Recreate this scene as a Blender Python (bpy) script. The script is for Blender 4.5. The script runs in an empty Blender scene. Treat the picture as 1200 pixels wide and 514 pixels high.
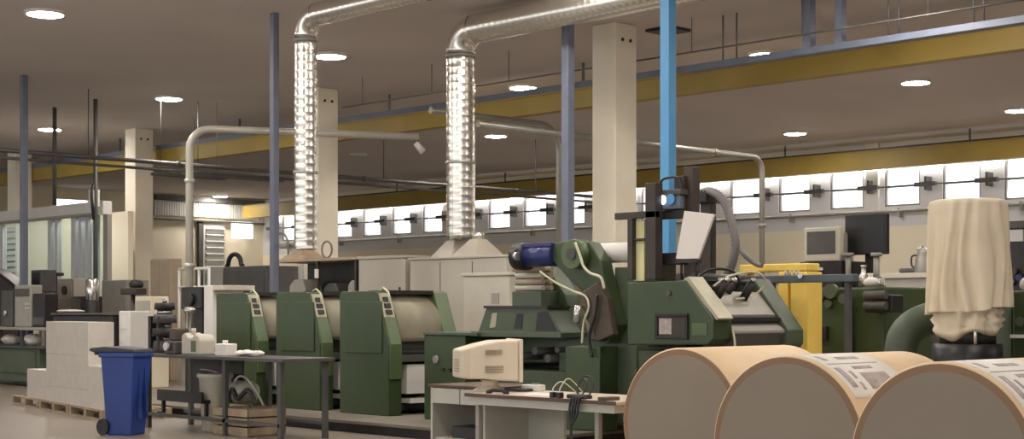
import bpy, bmesh, math, random
from mathutils import Vector, Matrix, Euler
random.seed(7)
C = bpy.context.scene.collection
PI = math.pi
# ------------------------------------------------------------------ camera model
# world x = away along the building's short side, world y = along the hall, z up
F = 1750.0; EYE = 1.5; HOR = 364.0
CA, SA = 0.697, 0.717
def pt(px, D, z=0.0):
    X = (px-600)/F*D
    return Vector((SA*X+CA*D, -CA*X+SA*D, z))
def zp(py, D): return EYE+(HOR-py)*D/F
def yx(px, x):                       # y where the sight line of px meets the plane x
    r = (px-600)/F
    return x*(SA-CA*r)/(CA+SA*r)
def xy(px, y):
    r = (px-600)/F
    return y*(CA+SA*r)/(SA-CA*r)
def dep(x, y): return CA*x+SA*y
def pbox(px0, px1, py0, py1, x, dx, z0=None):
    ya, yb = yx(px1, x), yx(px0, x)
    D = dep(x, (ya+yb)/2)
    return [x, x+dx, ya, yb, zp(py1, D) if z0 is None else z0, zp(py0, D)]
H = 6.4
# ------------------------------------------------------------------ materials
def mat(name, col, rough=0.6, metal=0.0, var=0.12, scale=3.0, bump=0.0, bscale=60.0, spec=None, coat=0.0):
    m = bpy.data.materials.new(name); m.use_nodes = True
    nt = m.node_tree; b = nt.nodes['Principled BSDF']
    b.inputs['Roughness'].default_value = rough; b.inputs['Metallic'].default_value = metal
    if spec is not None: b.inputs['Specular IOR Level'].default_value = spec
    b.inputs['Coat Weight'].default_value = coat
    tc = nt.nodes.new('ShaderNodeTexCoord')
    n = nt.nodes.new('ShaderNodeTexNoise'); n.inputs['Scale'].default_value = scale; n.inputs['Detail'].default_value = 5
    r = nt.nodes.new('ShaderNodeValToRGB')
    r.color_ramp.elements[0].position = 0.3; r.color_ramp.elements[1].position = 0.7
    r.color_ramp.elements[0].color = (*[max(0, c*(1-var)) for c in col], 1)
    r.color_ramp.elements[1].color = (*[min(1, c*(1+var)) for c in col], 1)
    nt.links.new(tc.outputs['Object'], n.inputs['Vector']); nt.links.new(n.outputs['Fac'], r.inputs['Fac'])
    nt.links.new(r.outputs['Color'], b.inputs['Base Color'])
    if bump > 0:
        n2 = nt.nodes.new('ShaderNodeTexNoise'); n2.inputs['Scale'].default_value = bscale
        bp = nt.nodes.new('ShaderNodeBump'); bp.inputs['Strength'].default_value = bump; bp.inputs['Distance'].default_value = 0.02
        nt.links.new(tc.outputs['Object'], n2.inputs['Vector']); nt.links.new(n2.outputs['Fac'], bp.inputs['Height'])
        nt.links.new(bp.outputs['Normal'], b.inputs['Normal'])
    return m
def emis(name, col, s):
    m = bpy.data.materials.new(name); m.use_nodes = True; nt = m.node_tree; nt.nodes.clear()
    e = nt.nodes.new('ShaderNodeEmission'); o = nt.nodes.new('ShaderNodeOutputMaterial')
    e.inputs[0].default_value = (*col, 1); e.inputs[1].default_value = s
    nt.links.new(e.outputs[0], o.inputs[0]); return m
def glass(name, tint=(0.9, 0.95, 0.97), mixf=0.12):
    m = bpy.data.materials.new(name); m.use_nodes = True; nt = m.node_tree; nt.nodes.clear()
    t = nt.nodes.new('ShaderNodeBsdfTransparent'); t.inputs[0].default_value = (*tint, 1)
    g = nt.nodes.new('ShaderNodeBsdfGlossy'); g.inputs['Roughness'].default_value = 0.05
    mx = nt.nodes.new('ShaderNodeMixShader'); mx.inputs[0].default_value = mixf
    o = nt.nodes.new('ShaderNodeOutputMaterial')
    nt.links.new(t.outputs[0], mx.inputs[1]); nt.links.new(g.outputs[0], mx.inputs[2]); nt.links.new(mx.outputs[0], o.inputs[0])
    return m
M = dict(
 floor=mat('floor_paint', (.235,.20,.165), .35, var=.10, scale=.6, bump=.05, bscale=8),
 ceil=mat('ceiling_paint', (.64,.575,.545), .9, var=.05, scale=.35),
 cream=mat('cream_wall', (.82,.74,.57), .8, var=.04, scale=.5),
 greywall=mat('grey_wall', (.64,.63,.64), .8, var=.05, scale=.6),
 white=mat('white_paint', (.72,.70,.66), .6, var=.04),
 column=mat('column_paint', (.80,.73,.60), .75, var=.06, scale=1.2),
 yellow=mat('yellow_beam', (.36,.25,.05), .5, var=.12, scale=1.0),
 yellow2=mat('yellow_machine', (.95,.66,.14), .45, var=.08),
 railblue=mat('slate_blue_paint', (.14,.16,.22), .5, var=.1),
 blue=mat('blue_post_paint', (.14,.155,.21), .45, var=.1),
 skyblue=mat('light_blue_post_paint', (.10,.33,.62), .45, var=.06),
 galv=mat('galvanised_steel', (.80,.77,.72), .24, .95, var=.03, scale=6),
 pipe=mat('grey_pipe', (.33,.31,.28), .35, .35, var=.1),
 dpipe=mat('dark_pipe', (.11,.105,.105), .45, .3, var=.12),
 lpipe=mat('pale_pipe', (.52,.49,.43), .35, .25, var=.06),
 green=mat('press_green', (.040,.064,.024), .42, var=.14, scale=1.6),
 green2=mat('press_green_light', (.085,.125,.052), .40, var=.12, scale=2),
 green3=mat('grey_green', (.075,.098,.062), .5, var=.12),
 olive=mat('olive_cover', (.24,.215,.15), .5, .1, var=.12, scale=2.5),
 dark=mat('dark_metal', (.03,.028,.027), .5, .3, var=.3),
 brown=mat('dark_brown_steel', (.055,.042,.036), .5, .2, var=.25),
 black=mat('black_plastic', (.013,.012,.014), .4, var=.2),
 dgrey=mat('dark_grey', (.08,.075,.072), .5, var=.2),
 grey=mat('machine_grey', (.34,.32,.28), .5, var=.07),
 beige=mat('beige_plastic', (.72,.63,.50), .45, var=.04),
 vent=mat('beige_vent', (.42,.34,.25), .6, var=.1, scale=40),
 cabg=mat('grey_beige_cabinet', (.44,.40,.34), .5, var=.05, scale=1.5),
 cabl=mat('pale_beige_cabinet', (.54,.50,.42), .5, var=.04),
 tan=mat('tan_cabinet', (.42,.33,.24), .6, var=.08),
 steel=mat('bright_steel', (.62,.60,.58), .22, .9, var=.1),
 alu=mat('aluminium_strip', (.42,.39,.29), .5, .4, var=.1),
 kraft=mat('kraft_paper', (.72,.53,.33), .55, var=.07, scale=2.5, bump=.08, bscale=14),
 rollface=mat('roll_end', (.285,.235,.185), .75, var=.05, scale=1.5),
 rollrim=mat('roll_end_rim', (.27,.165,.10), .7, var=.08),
 paper=mat('white_paper', (.78,.74,.70), .7, var=.03),
 paper2=mat('stack_wrap', (.60,.55,.50), .35, var=.06, scale=5, bump=.25, bscale=5),
 ink=mat('printed_grey', (.42,.36,.35), .7, var=.2, scale=20),
 cloth=mat('cream_cloth', (.74,.64,.49), .85, var=.05, scale=6, bump=.1, bscale=120),
 bin=mat('blue_bin_plastic', (.025,.055,.25), .42, var=.1),
 binlid=mat('bin_lid_plastic', (.03,.032,.05), .45, var=.1),
 wood=mat('pallet_wood', (.36,.27,.18), .8, var=.25, scale=5),
 desk=mat('desk_top', (.62,.52,.42), .4, var=.05),
 deskw=mat('desk_panel', (.50,.48,.42), .5, var=.05),
 edge=mat('desk_edge', (.10,.055,.035), .5, var=.1),
 plat=mat('platform_top', (.17,.15,.12), .55, var=.15),
 gbar=mat('grey_blue_bar', (.10,.115,.14), .45, var=.1),
 gguard=mat('guard_grey', (.25,.225,.19), .4, .2, var=.12),
 royal=mat('blue_motor', (.02,.028,.13), .4, var=.15),
 copper=mat('rusty_brown', (.085,.062,.045), .5, .2, var=.25, scale=6),
 pinkgrey=mat('motor_face', (.52,.42,.40), .4, .3, var=.1),
 ystrip=mat('pale_yellow_panel', (.74,.70,.38), .5, var=.05),
 slat=mat('shutter_slat', (.62,.62,.58), .5, var=.04),
 cable=mat('cable_black', (.02,.02,.02), .5, var=.1),
 cablew=mat('cable_cream', (.60,.58,.42), .5, var=.05),
 hose=mat('grey_hose', (.20,.185,.18), .5, .1, var=.15),
 glass=glass('window_glass', (.95,.97,.98), .06),
 pglass=glass('partition_glass', (.88,.95,.96), .08),
 board=mat('cardboard', (.50,.40,.28), .8, var=.1),
 lamp=emis('lamp_diffuser', (1.0,.925,.835), 54),
 tube=emis('strip_diffuser', (1.0,.95,.90), 10),
 lcd=emis('indicator_glow', (.85,.92,1.0), 1.6),
)
# ------------------------------------------------------------------ mesh builder
class MB:
    def __init__(s, o=(0,0,0)):
        s.bm = bmesh.new(); s.o = Vector(o)
    def _fin(s, vs, m, smooth=False):
        fs = set()
        for v in vs:
            for f in v.link_faces: fs.add(f)
        for f in fs: f.material_index = m; f.smooth = smooth
    def box(s, x0, x1, y0, y1, z0, z1, m=0, R=None, piv=None):
        vs = [s.bm.verts.new(Vector((x, y, z))) for z in (z0, z1) for y in (y0, y1) for x in (x0, x1)]
        for q in ((0,2,3,1),(4,5,7,6),(0,1,5,4),(2,6,7,3),(0,4,6,2),(1,3,7,5)):
            s.bm.faces.new([vs[i] for i in q])
        c = Vector(piv) if piv else Vector(((x0+x1)/2, (y0+y1)/2, (z0+z1)/2))
        for v in vs:
            if R is not None: v.co = c+R@(v.co-c)
            v.co -= s.o
        s._fin(vs, m); return s
    def b6(s, b, m=0): return s.box(*b, m=m)
    def prism(s, prof, x0, x1, ax='x', m=0, smooth=False):
        # prof: list of (u, z); ax='x': u is y, extruded along x; ax='y': u is x ; ax='z': prof is (x, y)
        def P(u, w, t):
            if ax == 'x': return Vector((t, u, w))
            if ax == 'y': return Vector((u, t, w))
            return Vector((u, w, t))
        a = [s.bm.verts.new(P(u, w, x0)-s.o) for u, w in prof]
        b = [s.bm.verts.new(P(u, w, x1)-s.o) for u, w in prof]
        n = len(prof)
        fs = [s.bm.faces.new(a[::-1]), s.bm.faces.new(b)]
        for i in range(n): fs.append(s.bm.faces.new([a[i], a[(i+1) % n], b[(i+1) % n], b[i]]))
        for f in fs: f.material_index = m
        if smooth:
            for f in fs[2:]: f.smooth = True
        return s
    def tube(s, pts, r, n=12, m=0, cap=True, smooth=True, rs=None):
        pts = [Vector(p) for p in pts]; rings = []
        t0 = (pts[1]-pts[0]).normalized()
        up = Vector((0,0,1)) if abs(t0.z) < .9 else Vector((1,0,0))
        u = t0.cross(up).normalized()
        for i, p in enumerate(pts):
            if i == 0: t = t0
            elif i == len(pts)-1: t = (pts[-1]-pts[-2]).normalized()
            else: t = ((pts[i+1]-p).normalized()+(p-pts[i-1]).normalized()).normalized()
            u = (u-t*u.dot(t)).normalized(); w = t.cross(u)
            rr = rs[i] if rs else r
            rings.append([s.bm.verts.new(p-s.o+(u*math.cos(2*PI*k/n)+w*math.sin(2*PI*k/n))*rr) for k in range(n)])
        for a, b in zip(rings, rings[1:]):
            for k in range(n):
                f = s.bm.faces.new([a[k], a[(k+1) % n], b[(k+1) % n], b[k]]); f.material_index = m; f.smooth = smooth
        if cap:
            f = s.bm.faces.new(rings[0][::-1]); f.material_index = m
            f = s.bm.faces.new(rings[-1]); f.material_index = m
        return s
    def cyl(s, p0, p1, r, r2=None, n=24, m=0): return s.tube([p0, p1], r, n, m, rs=[r, r if r2 is None else r2])
    def lathe(s, c, prof, n=24, m=0):
        c = Vector(c); rings = []
        for r, z in prof:
            rings.append([s.bm.verts.new(c-s.o+Vector((r*math.cos(2*PI*k/n), r*math.sin(2*PI*k/n), z))) for k in range(n)])
        for a, b in zip(rings, rings[1:]):
            for k in range(n):
                f = s.bm.faces.new([a[k], a[(k+1) % n], b[(k+1) % n], b[k]]); f.material_index = m; f.smooth = True
        f = s.bm.faces.new(rings[0][::-1]); f.material_index = m
        f = s.bm.faces.new(rings[-1]); f.material_index = m
        return s
    def ball(s, c, rx, ry, rz, m=0, n=16):
        pr = []
        rings = []
        c = Vector(c)
        for i in range(1, n//2):
            a = PI*i/(n//2)
            rings.append([s.bm.verts.new(c-s.o+Vector((rx*math.sin(a)*math.cos(2*PI*k/n), ry*math.sin(a)*math.sin(2*PI*k/n), -rz*math.cos(a)))) for k in range(n)])
        for a, b in zip(rings, rings[1:]):
            for k in range(n):
                f = s.bm.faces.new([a[k], a[(k+1) % n], b[(k+1) % n], b[k]]); f.material_index = m; f.smooth = True
        for rg, sg in ((rings[0], -1), (rings[-1], 1)):
            f = s.bm.faces.new(rg[::-1] if sg < 0 else rg); f.material_index = m; f.smooth = True
        return s
    def rot(s, R, c):
        c = Vector(c)-s.o
        for v in s.bm.verts: v.co = c+R@(v.co-c)
        return s
    def build(s, name, mats, parent=None, bevel=0.0, loc=None):
        bmesh.ops.recalc_face_normals(s.bm, faces=s.bm.faces)
        me = bpy.data.meshes.new(name); s.bm.to_mesh(me); s.bm.free()
        for mm in (mats if isinstance(mats, (list, tuple)) else [mats]): me.materials.append(M[mm])
        o = bpy.data.objects.new(name, me); C.objects.link(o)
        if parent is not None: o.parent = parent
        else: o.location = s.o
        if bevel > 0:
            b = o.modifiers.new('bevel', 'BEVEL'); b.width = bevel; b.segments = 2; b.limit_method = 'ANGLE'
        return o
def tag(o, label, cat, group=None, kind=None):
    o['label'] = label; o['category'] = cat
    if group: o['group'] = group
    if kind: o['kind'] = kind
    return o
def thing(name, label, cat, loc, rz=0, group=None):
    o = bpy.data.objects.new(name, None); C.objects.link(o); o.empty_display_size = .1
    o.location = loc; o.rotation_euler = (0, 0, rz)
    return tag(o, label, cat, group)
def struct(name, mb, mats, parent=None, bevel=0):
    o = mb.build(name, mats, parent, bevel); o['kind'] = 'structure'; return o
def copy_tree(o, parent=None):
    c = o.copy(); C.objects.link(c); c.parent = parent
    for ch in list(o.children): copy_tree(ch, c)
    return c
def centre(b): return Vector(((b[0]+b[1])/2, (b[2]+b[3])/2, b[4]))
def rz(a): return Matrix.Rotation(a, 3, 'Z')
def ry(a): return Matrix.Rotation(a, 3, 'Y')
def rx(a): return Matrix.Rotation(a, 3, 'X')
def arc(c, r, a0, a1, n, u, w):
    c = Vector(c); u = Vector(u); w = Vector(w)
    return [c+u*r*math.cos(a0+(a1-a0)*i/n)+w*r*math.sin(a0+(a1-a0)*i/n) for i in range(n+1)]

# ================================================================== SETTING
XW, YE = 38.1, 55.0
XL, YB = -6.0, -14.0
struct('floor', MB().box(XL, XW+.3, YB, YE+.3, -.2, 0), 'floor')
struct('ceiling', MB().box(XL, XW+.3, YB, YE+.3, H, H+.2), 'ceil')
wl = MB(); wl.box(XL-.3, XL, YB, YE+.3, 0, 1.2); wl.box(XL-.3, XL, YB, YE+.3, 5.6, H)
nwl = 12; pw = (YE-YB)/nwl
for k in range(nwl+1): wl.box(XL-.3, XL, YB+pw*k-.3, YB+pw*k+.3, 1.2, 5.6)
struct('wall_left', wl, 'greywall')
for k in range(nwl):  # unseen windows, added to let more daylight into the hall
    y_0, y_1 = YB+pw*k+.3, YB+pw*(k+1)-.3
    f = MB((XL, y_0, 1.2))
    for q in ((y_0, y_0+.06, 1.2, 5.6), (y_1-.06, y_1, 1.2, 5.6), (y_0, y_1, 1.2, 1.26), (y_0, y_1, 5.54, 5.6), ((y_0+y_1)/2-.03, (y_0+y_1)/2+.03, 1.2, 5.6), (y_0, y_1, 3.4, 3.45)):
        f.box(XL-.1, XL-.04, *q)
    fo = struct('window_%d' % (60+k), f, 'white')
    MB((XL, y_0, 1.2)).box(XL-.08, XL-.07, y_0+.06, y_1-.06, 1.26, 5.54).build('pane', 'glass', fo)
struct('wall_back', MB().box(XL, XW, YB-.3, YB, 0, H), 'greywall')
WZ0, WZ1, WP, WW = 4.53, 5.65, 1.87, 1.16
wy = [19.31+WP*k for k in range(-6, 19)]
w = MB(); w.box(XW, XW+.3, YB, YE, 0, 3.95, 1); w.box(XW, XW+.3, YB, YE, 3.95, WZ0, 0); w.box(XW, XW+.3, YB, YE, WZ1, H, 0)
prev = YB
for y in wy:
    w.box(XW, XW+.3, prev, y-WW/2, WZ0, WZ1, 0); prev = y+WW/2
w.box(XW, XW+.3, prev, YE, WZ0, WZ1, 0)
struct('wall_right', w, ['greywall', 'cream'])
for i, y in enumerate(wy):
    f = MB((XW, y, WZ0))
    for (a, b, c_, d) in ((y-WW/2, y-WW/2+.05, WZ0, WZ1), (y+WW/2-.05, y+WW/2, WZ0, WZ1), (y-WW/2+.05, y+WW/2-.05, WZ0, WZ0+.05), (y-WW/2+.05, y+WW/2-.05, WZ1-.05, WZ1), (y-WW/2+.05, y+WW/2-.05, 5.07, 5.11)):
        f.box(XW+.03, XW+.09, a, b, c_, d)
    fo = struct('window_%d' % (i+1), f, 'hose')
    g = MB((XW, y, WZ0)).box(XW+.055, XW+.065, y-WW/2+.05, y+WW/2-.05, WZ0+.05, WZ1-.05).build('pane', 'glass', fo)
# end wall with two bright windows
ew = [(xy(65, YE), xy(106, YE), 5.45, 6.0), (xy(270, YE), xy(299, YE), 4.60, 5.45)]
e = MB()
e.box(XL, ew[0][0], YE, YE+.3, 0, H); e.box(ew[0][1], ew[1][0], YE, YE+.3, 0, H); e.box(ew[1][1], XW+.3, YE, YE+.3, 0, H)
for a, b, c_, d in ew: e.box(a, b, YE, YE+.3, 0, c_); e.box(a, b, YE, YE+.3, d, H)
struct('wall_far', e, 'cream')
for i, (a, b, c_, d) in enumerate(ew):
    f = MB((a, YE, c_))
    for q in ((a, a+.06, c_, d), (b-.06, b, c_, d), (a+.06, b-.06, c_, c_+.06), (a+.06, b-.06, d-.06, d)):
        f.box(q[0], q[1], YE+.03, YE+.09, q[2], q[3])
    fo = struct('window_%d' % (40+i), f, 'white')
    MB((a, YE, c_)).box(a+.06, b-.06, YE+.055, YE+.065, c_+.06, d-.06).build('pane', 'glass', fo)
# corrugated upper band and dark header on the end wall
cb = MB(); x0 = xy(180, YE); n = 46
prof = [(x0, YE-.02)]
for k in range(n+1):
    xx = x0+(XW-.05-x0)*k/n
    prof.append((xx, YE-.12 if k % 2 else YE-.02))
cb2 = MB()
for k in range(n):
    xx = x0+(XW-.05-x0)*k/n; cb2.box(xx, xx+(XW-x0)/n*.55, YE-.12, YE, 5.5, 6.12)
cb2.box(x0, XW-.05, YE-.05, YE, 5.5, 6.12)
struct('trim_1', cb2, 'white')
struct('trim_2', MB().box(x0, XW, YE-.22, YE, 6.13, 6.33), 'dgrey')
struct('trim_3', MB().box(x0, XW-.02, YE-.2, YE, 5.3, 5.36), 'dgrey')
# louvred door high on end wall, tall panel lines
xa, xb = xy(237, YE), xy(262, YE)
dr = MB((xa, YE, 0)); dr.box(xa, xb, YE-.1, YE, 0, 5.2, 0)
struct('door_1', dr, 'white')
sl = MB((xa, YE, 0))
for k in range(11): sl.box(xa+.1, xb-.1, YE-.2, YE-.1, 2.2+.27*k, 2.34+.27*k, 0, R=rx(.4))
d1 = bpy.data.objects['door_1']
so = sl.build('louvre', 'slat', d1)
xa2, xb2 = xy(224, YE), xy(236, YE)
struct('trim_4', MB().box(xa2+.3, xb2, YE-.15, YE, 0, 5.3), 'dgrey')
# pilasters of the window wall
for i, k in enumerate((-2.5, 2.5, 7.5, 12.5, 17.5)):
    y = 19.31+WP*k
    struct('trim_%d' % (10+i), MB().box(XW-.10, XW, y-.2, y+.2, 0, H), 'white')

# columns: the white concrete posts
def column(px, D, label, w_=.54):
    p = pt(px, D)
    c_ = thing('concrete_column', label, 'column', (p.x, p.y, 0), 0, 'white concrete columns')
    h = w_/2
    MB().box(-h, h, -h, h, 0, H).build('shaft', 'column', c_, bevel=.015)
    for d in (-.1, .1):
        MB().cyl((d, -h+.005, H-.28), (d, -h-.02, H-.28), .03, n=10).build('bolt', 'dark', c_)
    return c_
column(720, 25.7, 'big white square column in the middle, behind the dark post frame of the press')
column(376, 33.1, 'pale square column half hidden behind the left spiral duct')
c163 = column(163, 40.4, 'white square column on the left with a round sign on its face')
column(23, 46.0, 'pale column at the left edge, behind the slate blue post')
# round sign on column 163
p = pt(166, 39.9)
sg = MB((20.6, 36-.28, 0))
cp = c163.location
sgn = MB((cp.x-.27, cp.y, 3.0)); zc = zp(305, 40)
sgn.box(cp.x-.29, cp.x-.27, cp.y-.20, cp.y+.12, zc-.25, zc+.25)
o = sgn.build('notice_board', 'cabg'); tag(o, 'small grey notice fixed on the left white column', 'sign')
MB((cp.x-.27, cp.y, 3.0)).tube(arc((cp.x-.295, cp.y-.04, zc+.05), .1, 0, 2*PI, 14, (0,1,0), (0,0,1)), .016, 6).build('ring_mark', 'dgrey', o)
# NB: child coordinates are local to the board

# blue posts
def post(px, D, wd, top, label, m='blue'):
    p = pt(px, D); o_ = MB((p.x, p.y, 0))
    t = thing('steel_post', label, 'post', (p.x, p.y, 0), 0, 'painted steel posts')
    h = wd/2
    b = MB(); b.box(-h, h, -h, -h+.02, .02, top); b.box(-h, h, h-.02, h, .02, top); b.box(-.012, .012, -h+.02, h-.02, .02, top)
    b.build('h_section', m, t)
    MB().box(-h-.08, h+.08, -h-.08, h+.08, 0, .02).build('base_plate', m, t)
    if top >= H-.01: pass
    return t
def bxpost(px, D, wd, label, m):
    p = pt(px, D); t = thing('steel_post', label, 'post', (p.x, p.y, 0), 0, 'painted steel posts')
    h = wd/2
    MB().box(-h, h, -h, h, .02, H).build('tube', m, t, bevel=.01)
    MB().box(-h-.1, h+.1, -h-.1, h+.1, 0, .02).build('base_plate', m, t)
    return t
bxpost(28, 31.1, .13, 'slim slate blue post at the far left', 'blue')
bxpost(321.5, 24.6, .115, 'slim slate blue post just left of the left spiral duct', 'blue')
bxpost(665.5, 23.5, .15, 'slate blue post between the right spiral duct and the big white column', 'blue')
bxpost(783, 18.5, .145, 'bright sky blue post right of the big white column', 'skyblue')
p = pt(783, 26.0)
tag(MB((p.x, p.y, H)).box(p.x-.28, p.x+.28, p.y-.28, p.y+.28, H-.05, H).build('ceiling_plate', 'black'), 'dark square plate on the ceiling behind the sky blue post', 'ceiling plate')

# crane girders
def girder(x, y0, y1, z0, z1, label, rail):
    t = thing('crane_girder', label, 'girder', (x, (y0+y1)/2, z0), 0, 'yellow crane girders'); o_ = t.location
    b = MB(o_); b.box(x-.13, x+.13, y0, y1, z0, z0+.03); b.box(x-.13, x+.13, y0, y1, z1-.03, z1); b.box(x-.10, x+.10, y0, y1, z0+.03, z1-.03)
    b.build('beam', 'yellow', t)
    if rail: MB(o_).box(x-.10, x+.05, y0, y1, z1, z1+.13).build('runway_rail', 'railblue', t)
    if not rail: MB(o_).box(x-.13, x+.13, y0, y1, z1, z1+.05).build('shadow_line', 'brown', t)  # dark strip standing in for the shadow along the girder top
    nb = int((y1-y0)/6)
    for k in range(nb):
        yy = y0+4.2+6*k
        MB(o_).box(x-.02, x+.02, yy-.02, yy+.02, z1, H).build('hanger', 'dpipe', t)
    return t
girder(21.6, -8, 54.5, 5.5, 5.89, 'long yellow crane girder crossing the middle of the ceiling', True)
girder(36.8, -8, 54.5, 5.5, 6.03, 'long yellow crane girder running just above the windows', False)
# blue rail with two hanger posts
t = thing('hanging_rail', 'slate blue rail hung from two blue posts at the upper right', 'rail', (19.75, 12, 5.53))
MB(t.location).box(19.66, 19.84, 6.0, 16.1, 5.53, 5.63).build('rail_bar', 'railblue', t)
for px, wd in ((948, .15), (985, .13)):
    yy = yx(px, 19.75)
    MB(t.location).box(19.75-wd/2, 19.75+wd/2, yy-wd/2, yy+wd/2, 5.63, H).build('hanger_post', 'blue', t)
for px in (1040, 1052, 1140, 1152, 862, 846):
    yy = yx(px, 19.75)
    MB(t.location).cyl((19.78, yy, 5.63), (19.78, yy, H), .014, n=6).build('hanger_rod', 'dpipe', t)
t = thing('tension_cable', 'thin dark cable strung along the ceiling above the hanging blue rail', 'cable', (19.7, 15, 5.82))
MB(t.location).cyl((19.55, 6, 5.82), (19.55, 25.3, 5.82), .016, n=6).build('strand', 'dpipe', t)
for k in range(9):
    MB(t.location).cyl((19.55, 7+2.2*k, 5.82), (19.55, 7+2.2*k, H-.004), .008, n=5).build('drop_wire', 'dpipe', t)
# ------------------------------------------------------------------ ceiling lights
LP = [(53,14,'nearest the upper left corner'), (387,64,'just right of the left spiral duct'), (198,114,'above the tall left white column'),
      (58,150,'small, above the left blue post'), (613,101,'left of the middle blue post, near the yellow girder'), (581,158,'small, beside the right spiral duct below the girder'),
      (1073,95,'large, at the right beyond the yellow girder'), (932,155,'small, at the right just above the window girder'), (1193,128,'cut by the right edge of the photo'),
      (897,62,'just above the slate blue rail right of the sky blue post'), (258,229,'tiny, farthest away by the end wall')]
d0 = None
def lamp_at(x, y, label):
    global d0
    if d0 is None:
        d0 = thing('ceiling_light', label, 'ceiling light', (x, y, H), 0, 'round ceiling lights')
        tr = MB(); prof = [(.335, -.0), (.335, -.03), (.30, -.05), (.285, -.05)]
        n = 32; rings = []
        for r, z in prof: rings.append([tr.bm.verts.new((r*math.cos(2*PI*k/n), r*math.sin(2*PI*k/n), z)) for k in range(n)])
        for a, b in zip(rings, rings[1:]):
            for k in range(n): tr.bm.faces.new([a[k], a[(k+1) % n], b[(k+1) % n], b[k]]).smooth = True
        tr.build('trim_ring', 'white', d0)
        MB().lathe((0,0,0), [(.29, -.045), (.29, -.05), (.2, -.065), (.02, -.07)], 32).build('diffuser', 'lamp', d0)
        return d0
    c_ = copy_tree(d0); c_.location = (x, y, H); c_['label'] = label; return c_
for px, py, s_ in LP:
    D = (H-EYE)*F/(HOR-py); p = pt(px, D)
    lamp_at(p.x, min(p.y, YE-.5), 'round glowing ceiling light, '+s_)
for (x, y) in ((8.5, 2.5), (12.5, 6.5), (6.5, 8.5), (3, 14), (10.5, 11.5), (8, 20), (17, -2), (26, 2), (3, 0), (17.5, 8), (19, 4))+tuple((pt(a_, b_).x, pt(a_, b_).y) for a_, b_ in ((620, 21.5), (860, 20.5), (1050, 21), (1250, 25), (420, 19), (130, 20), (-100, 27))):
    lamp_at(x, y, 'round ceiling light added outside the view to brighten the hall')  # unseen lamps, added to brighten the rolls, columns and machines
# unlit disc
D = (H-EYE)*F/(HOR-180); p = pt(420, D)
o = MB((p.x, p.y, H)).lathe((p.x, p.y, H), [(.28, -.0), (.28, -.04), (.2, -.055), (.02, -.06)], 24).build('ceiling_disc', 'white')
tag(o, 'unlit round ceiling disc right of the pale column', 'ceiling light')

st = None
for k in range(16):
    lb = 'strip light tucked high on the wall behind the window girder'
    if st is None:
        st = thing('strip_light', lb, 'strip light', (XW-.10, 6.0, 5.655), 0, 'strip lights behind the window girder')
        MB().box(-.24, .10, -1.52, 1.52, .035, .07).build('casing', 'white', st)
        MB().cyl((0, -1.48, 0), (0, 1.48, 0), .03, n=12).build('tube', 'tube', st)
    else:
        c_ = copy_tree(st); c_.location = (XW-.10, 6.0+3.1*k, 5.655)
# ------------------------------------------------------------------ spiral ducts
def rings_path(path, r, seg, amp):
    # resample polyline densely, alternate ridge radii
    P_ = [Vector(p) for p in path]; out = []; rs = []
    for a, b in zip(P_, P_[1:]):
        L = (b-a).length; n = max(1, int(L/seg))
        for k in range(n):
            q = a+(b-a)*(k/n); d = (b-a).normalized()*min(.012, L/n*.2)
            out += [q, q+d, q+d*2]; rs += [r, r+amp, r]
    out.append(P_[-1]); rs.append(r)
    return out, rs
def duct(x, y, zb, zt, r, label, ylen, m='galv', bend=.32):
    t = thing('spiral_duct', label, 'duct', (x, y, zb), 0, 'galvanised spiral ducts')
    o_ = t.location
    p1, r1 = rings_path([(x, y, zb), (x, y, zt-bend)], r, .13, .0028)
    MB(o_).tube(p1, r, 28, rs=r1).build('riser', m, t)
    el = arc((x, y-bend, zt-bend), bend, 0, PI/2, 10, (0,1,0), (0,0,1))
    MB(o_).tube(el, r+.006, 28).build('elbow', m, t)
    p2, r2 = rings_path([(x, y-bend, zt), (x, y-ylen, zt)], r, .13, .0028)
    MB(o_).tube(p2, r, 28, rs=r2).build('horizontal_run', m, t)
    for z in (zb+1.2, zt-bend-.05):
        MB(o_).cyl((x, y, z-.02), (x, y, z+.02), r+.02, n=28).build('clamp_ring', 'pipe', t)
    return t
zc_ = 2.46
p = pt(358, 23.4); duct(p.x, p.y, zc_, 6.10, .178, 'left spiral duct, the narrower one, rising from behind the press to the ceiling', 14)
p = pt(540, 24.5); duct(p.x, p.y, 2.72, 6.08, .235, 'right spiral duct, the wider one, rising from two hoods on the grey cabinet', 16, bend=.36)

# ------------------------------------------------------------------ pipes
def pipe(name, label, pts, r, m='pipe', group='overhead pipes', joints=(), n=12):
    t = thing(name, label, 'pipe', pts[0], 0, group)
    MB(t.location).tube(pts, r, n).build('tube', m, t)
    for j in joints:
        a, b = Vector(j[0]), Vector(j[1]); MB(t.location).cyl(a, b, r*1.35, n=12).build('coupling', m, t)
    return t
a = pt(222, 24.5); b = pt(490, 25.7); zt = zp(151, 24.6)
d = (b-a); d.z = 0; L = d.length; d.normalize(); R_ = .34
el = [Vector((a.x, a.y, 0)), Vector((a.x, a.y, zt-R_))]
el += [Vector((a.x, a.y, zt-R_))+d*(R_-R_*math.cos(q))+Vector((0,0,R_*math.sin(q))) for q in [PI/2*i/8 for i in range(1, 9)]]
el.append(Vector((b.x, b.y, zt)))
pipe('steel_pipe', 'pale round pipe bent over at the top, standing left of the second blue post', el, .062, 'lpipe',
     joints=[(Vector((a.x,a.y,2.2)), Vector((a.x,a.y,2.28))), (Vector((a.x,a.y,3.6)), Vector((a.x,a.y,3.66)))])
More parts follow.
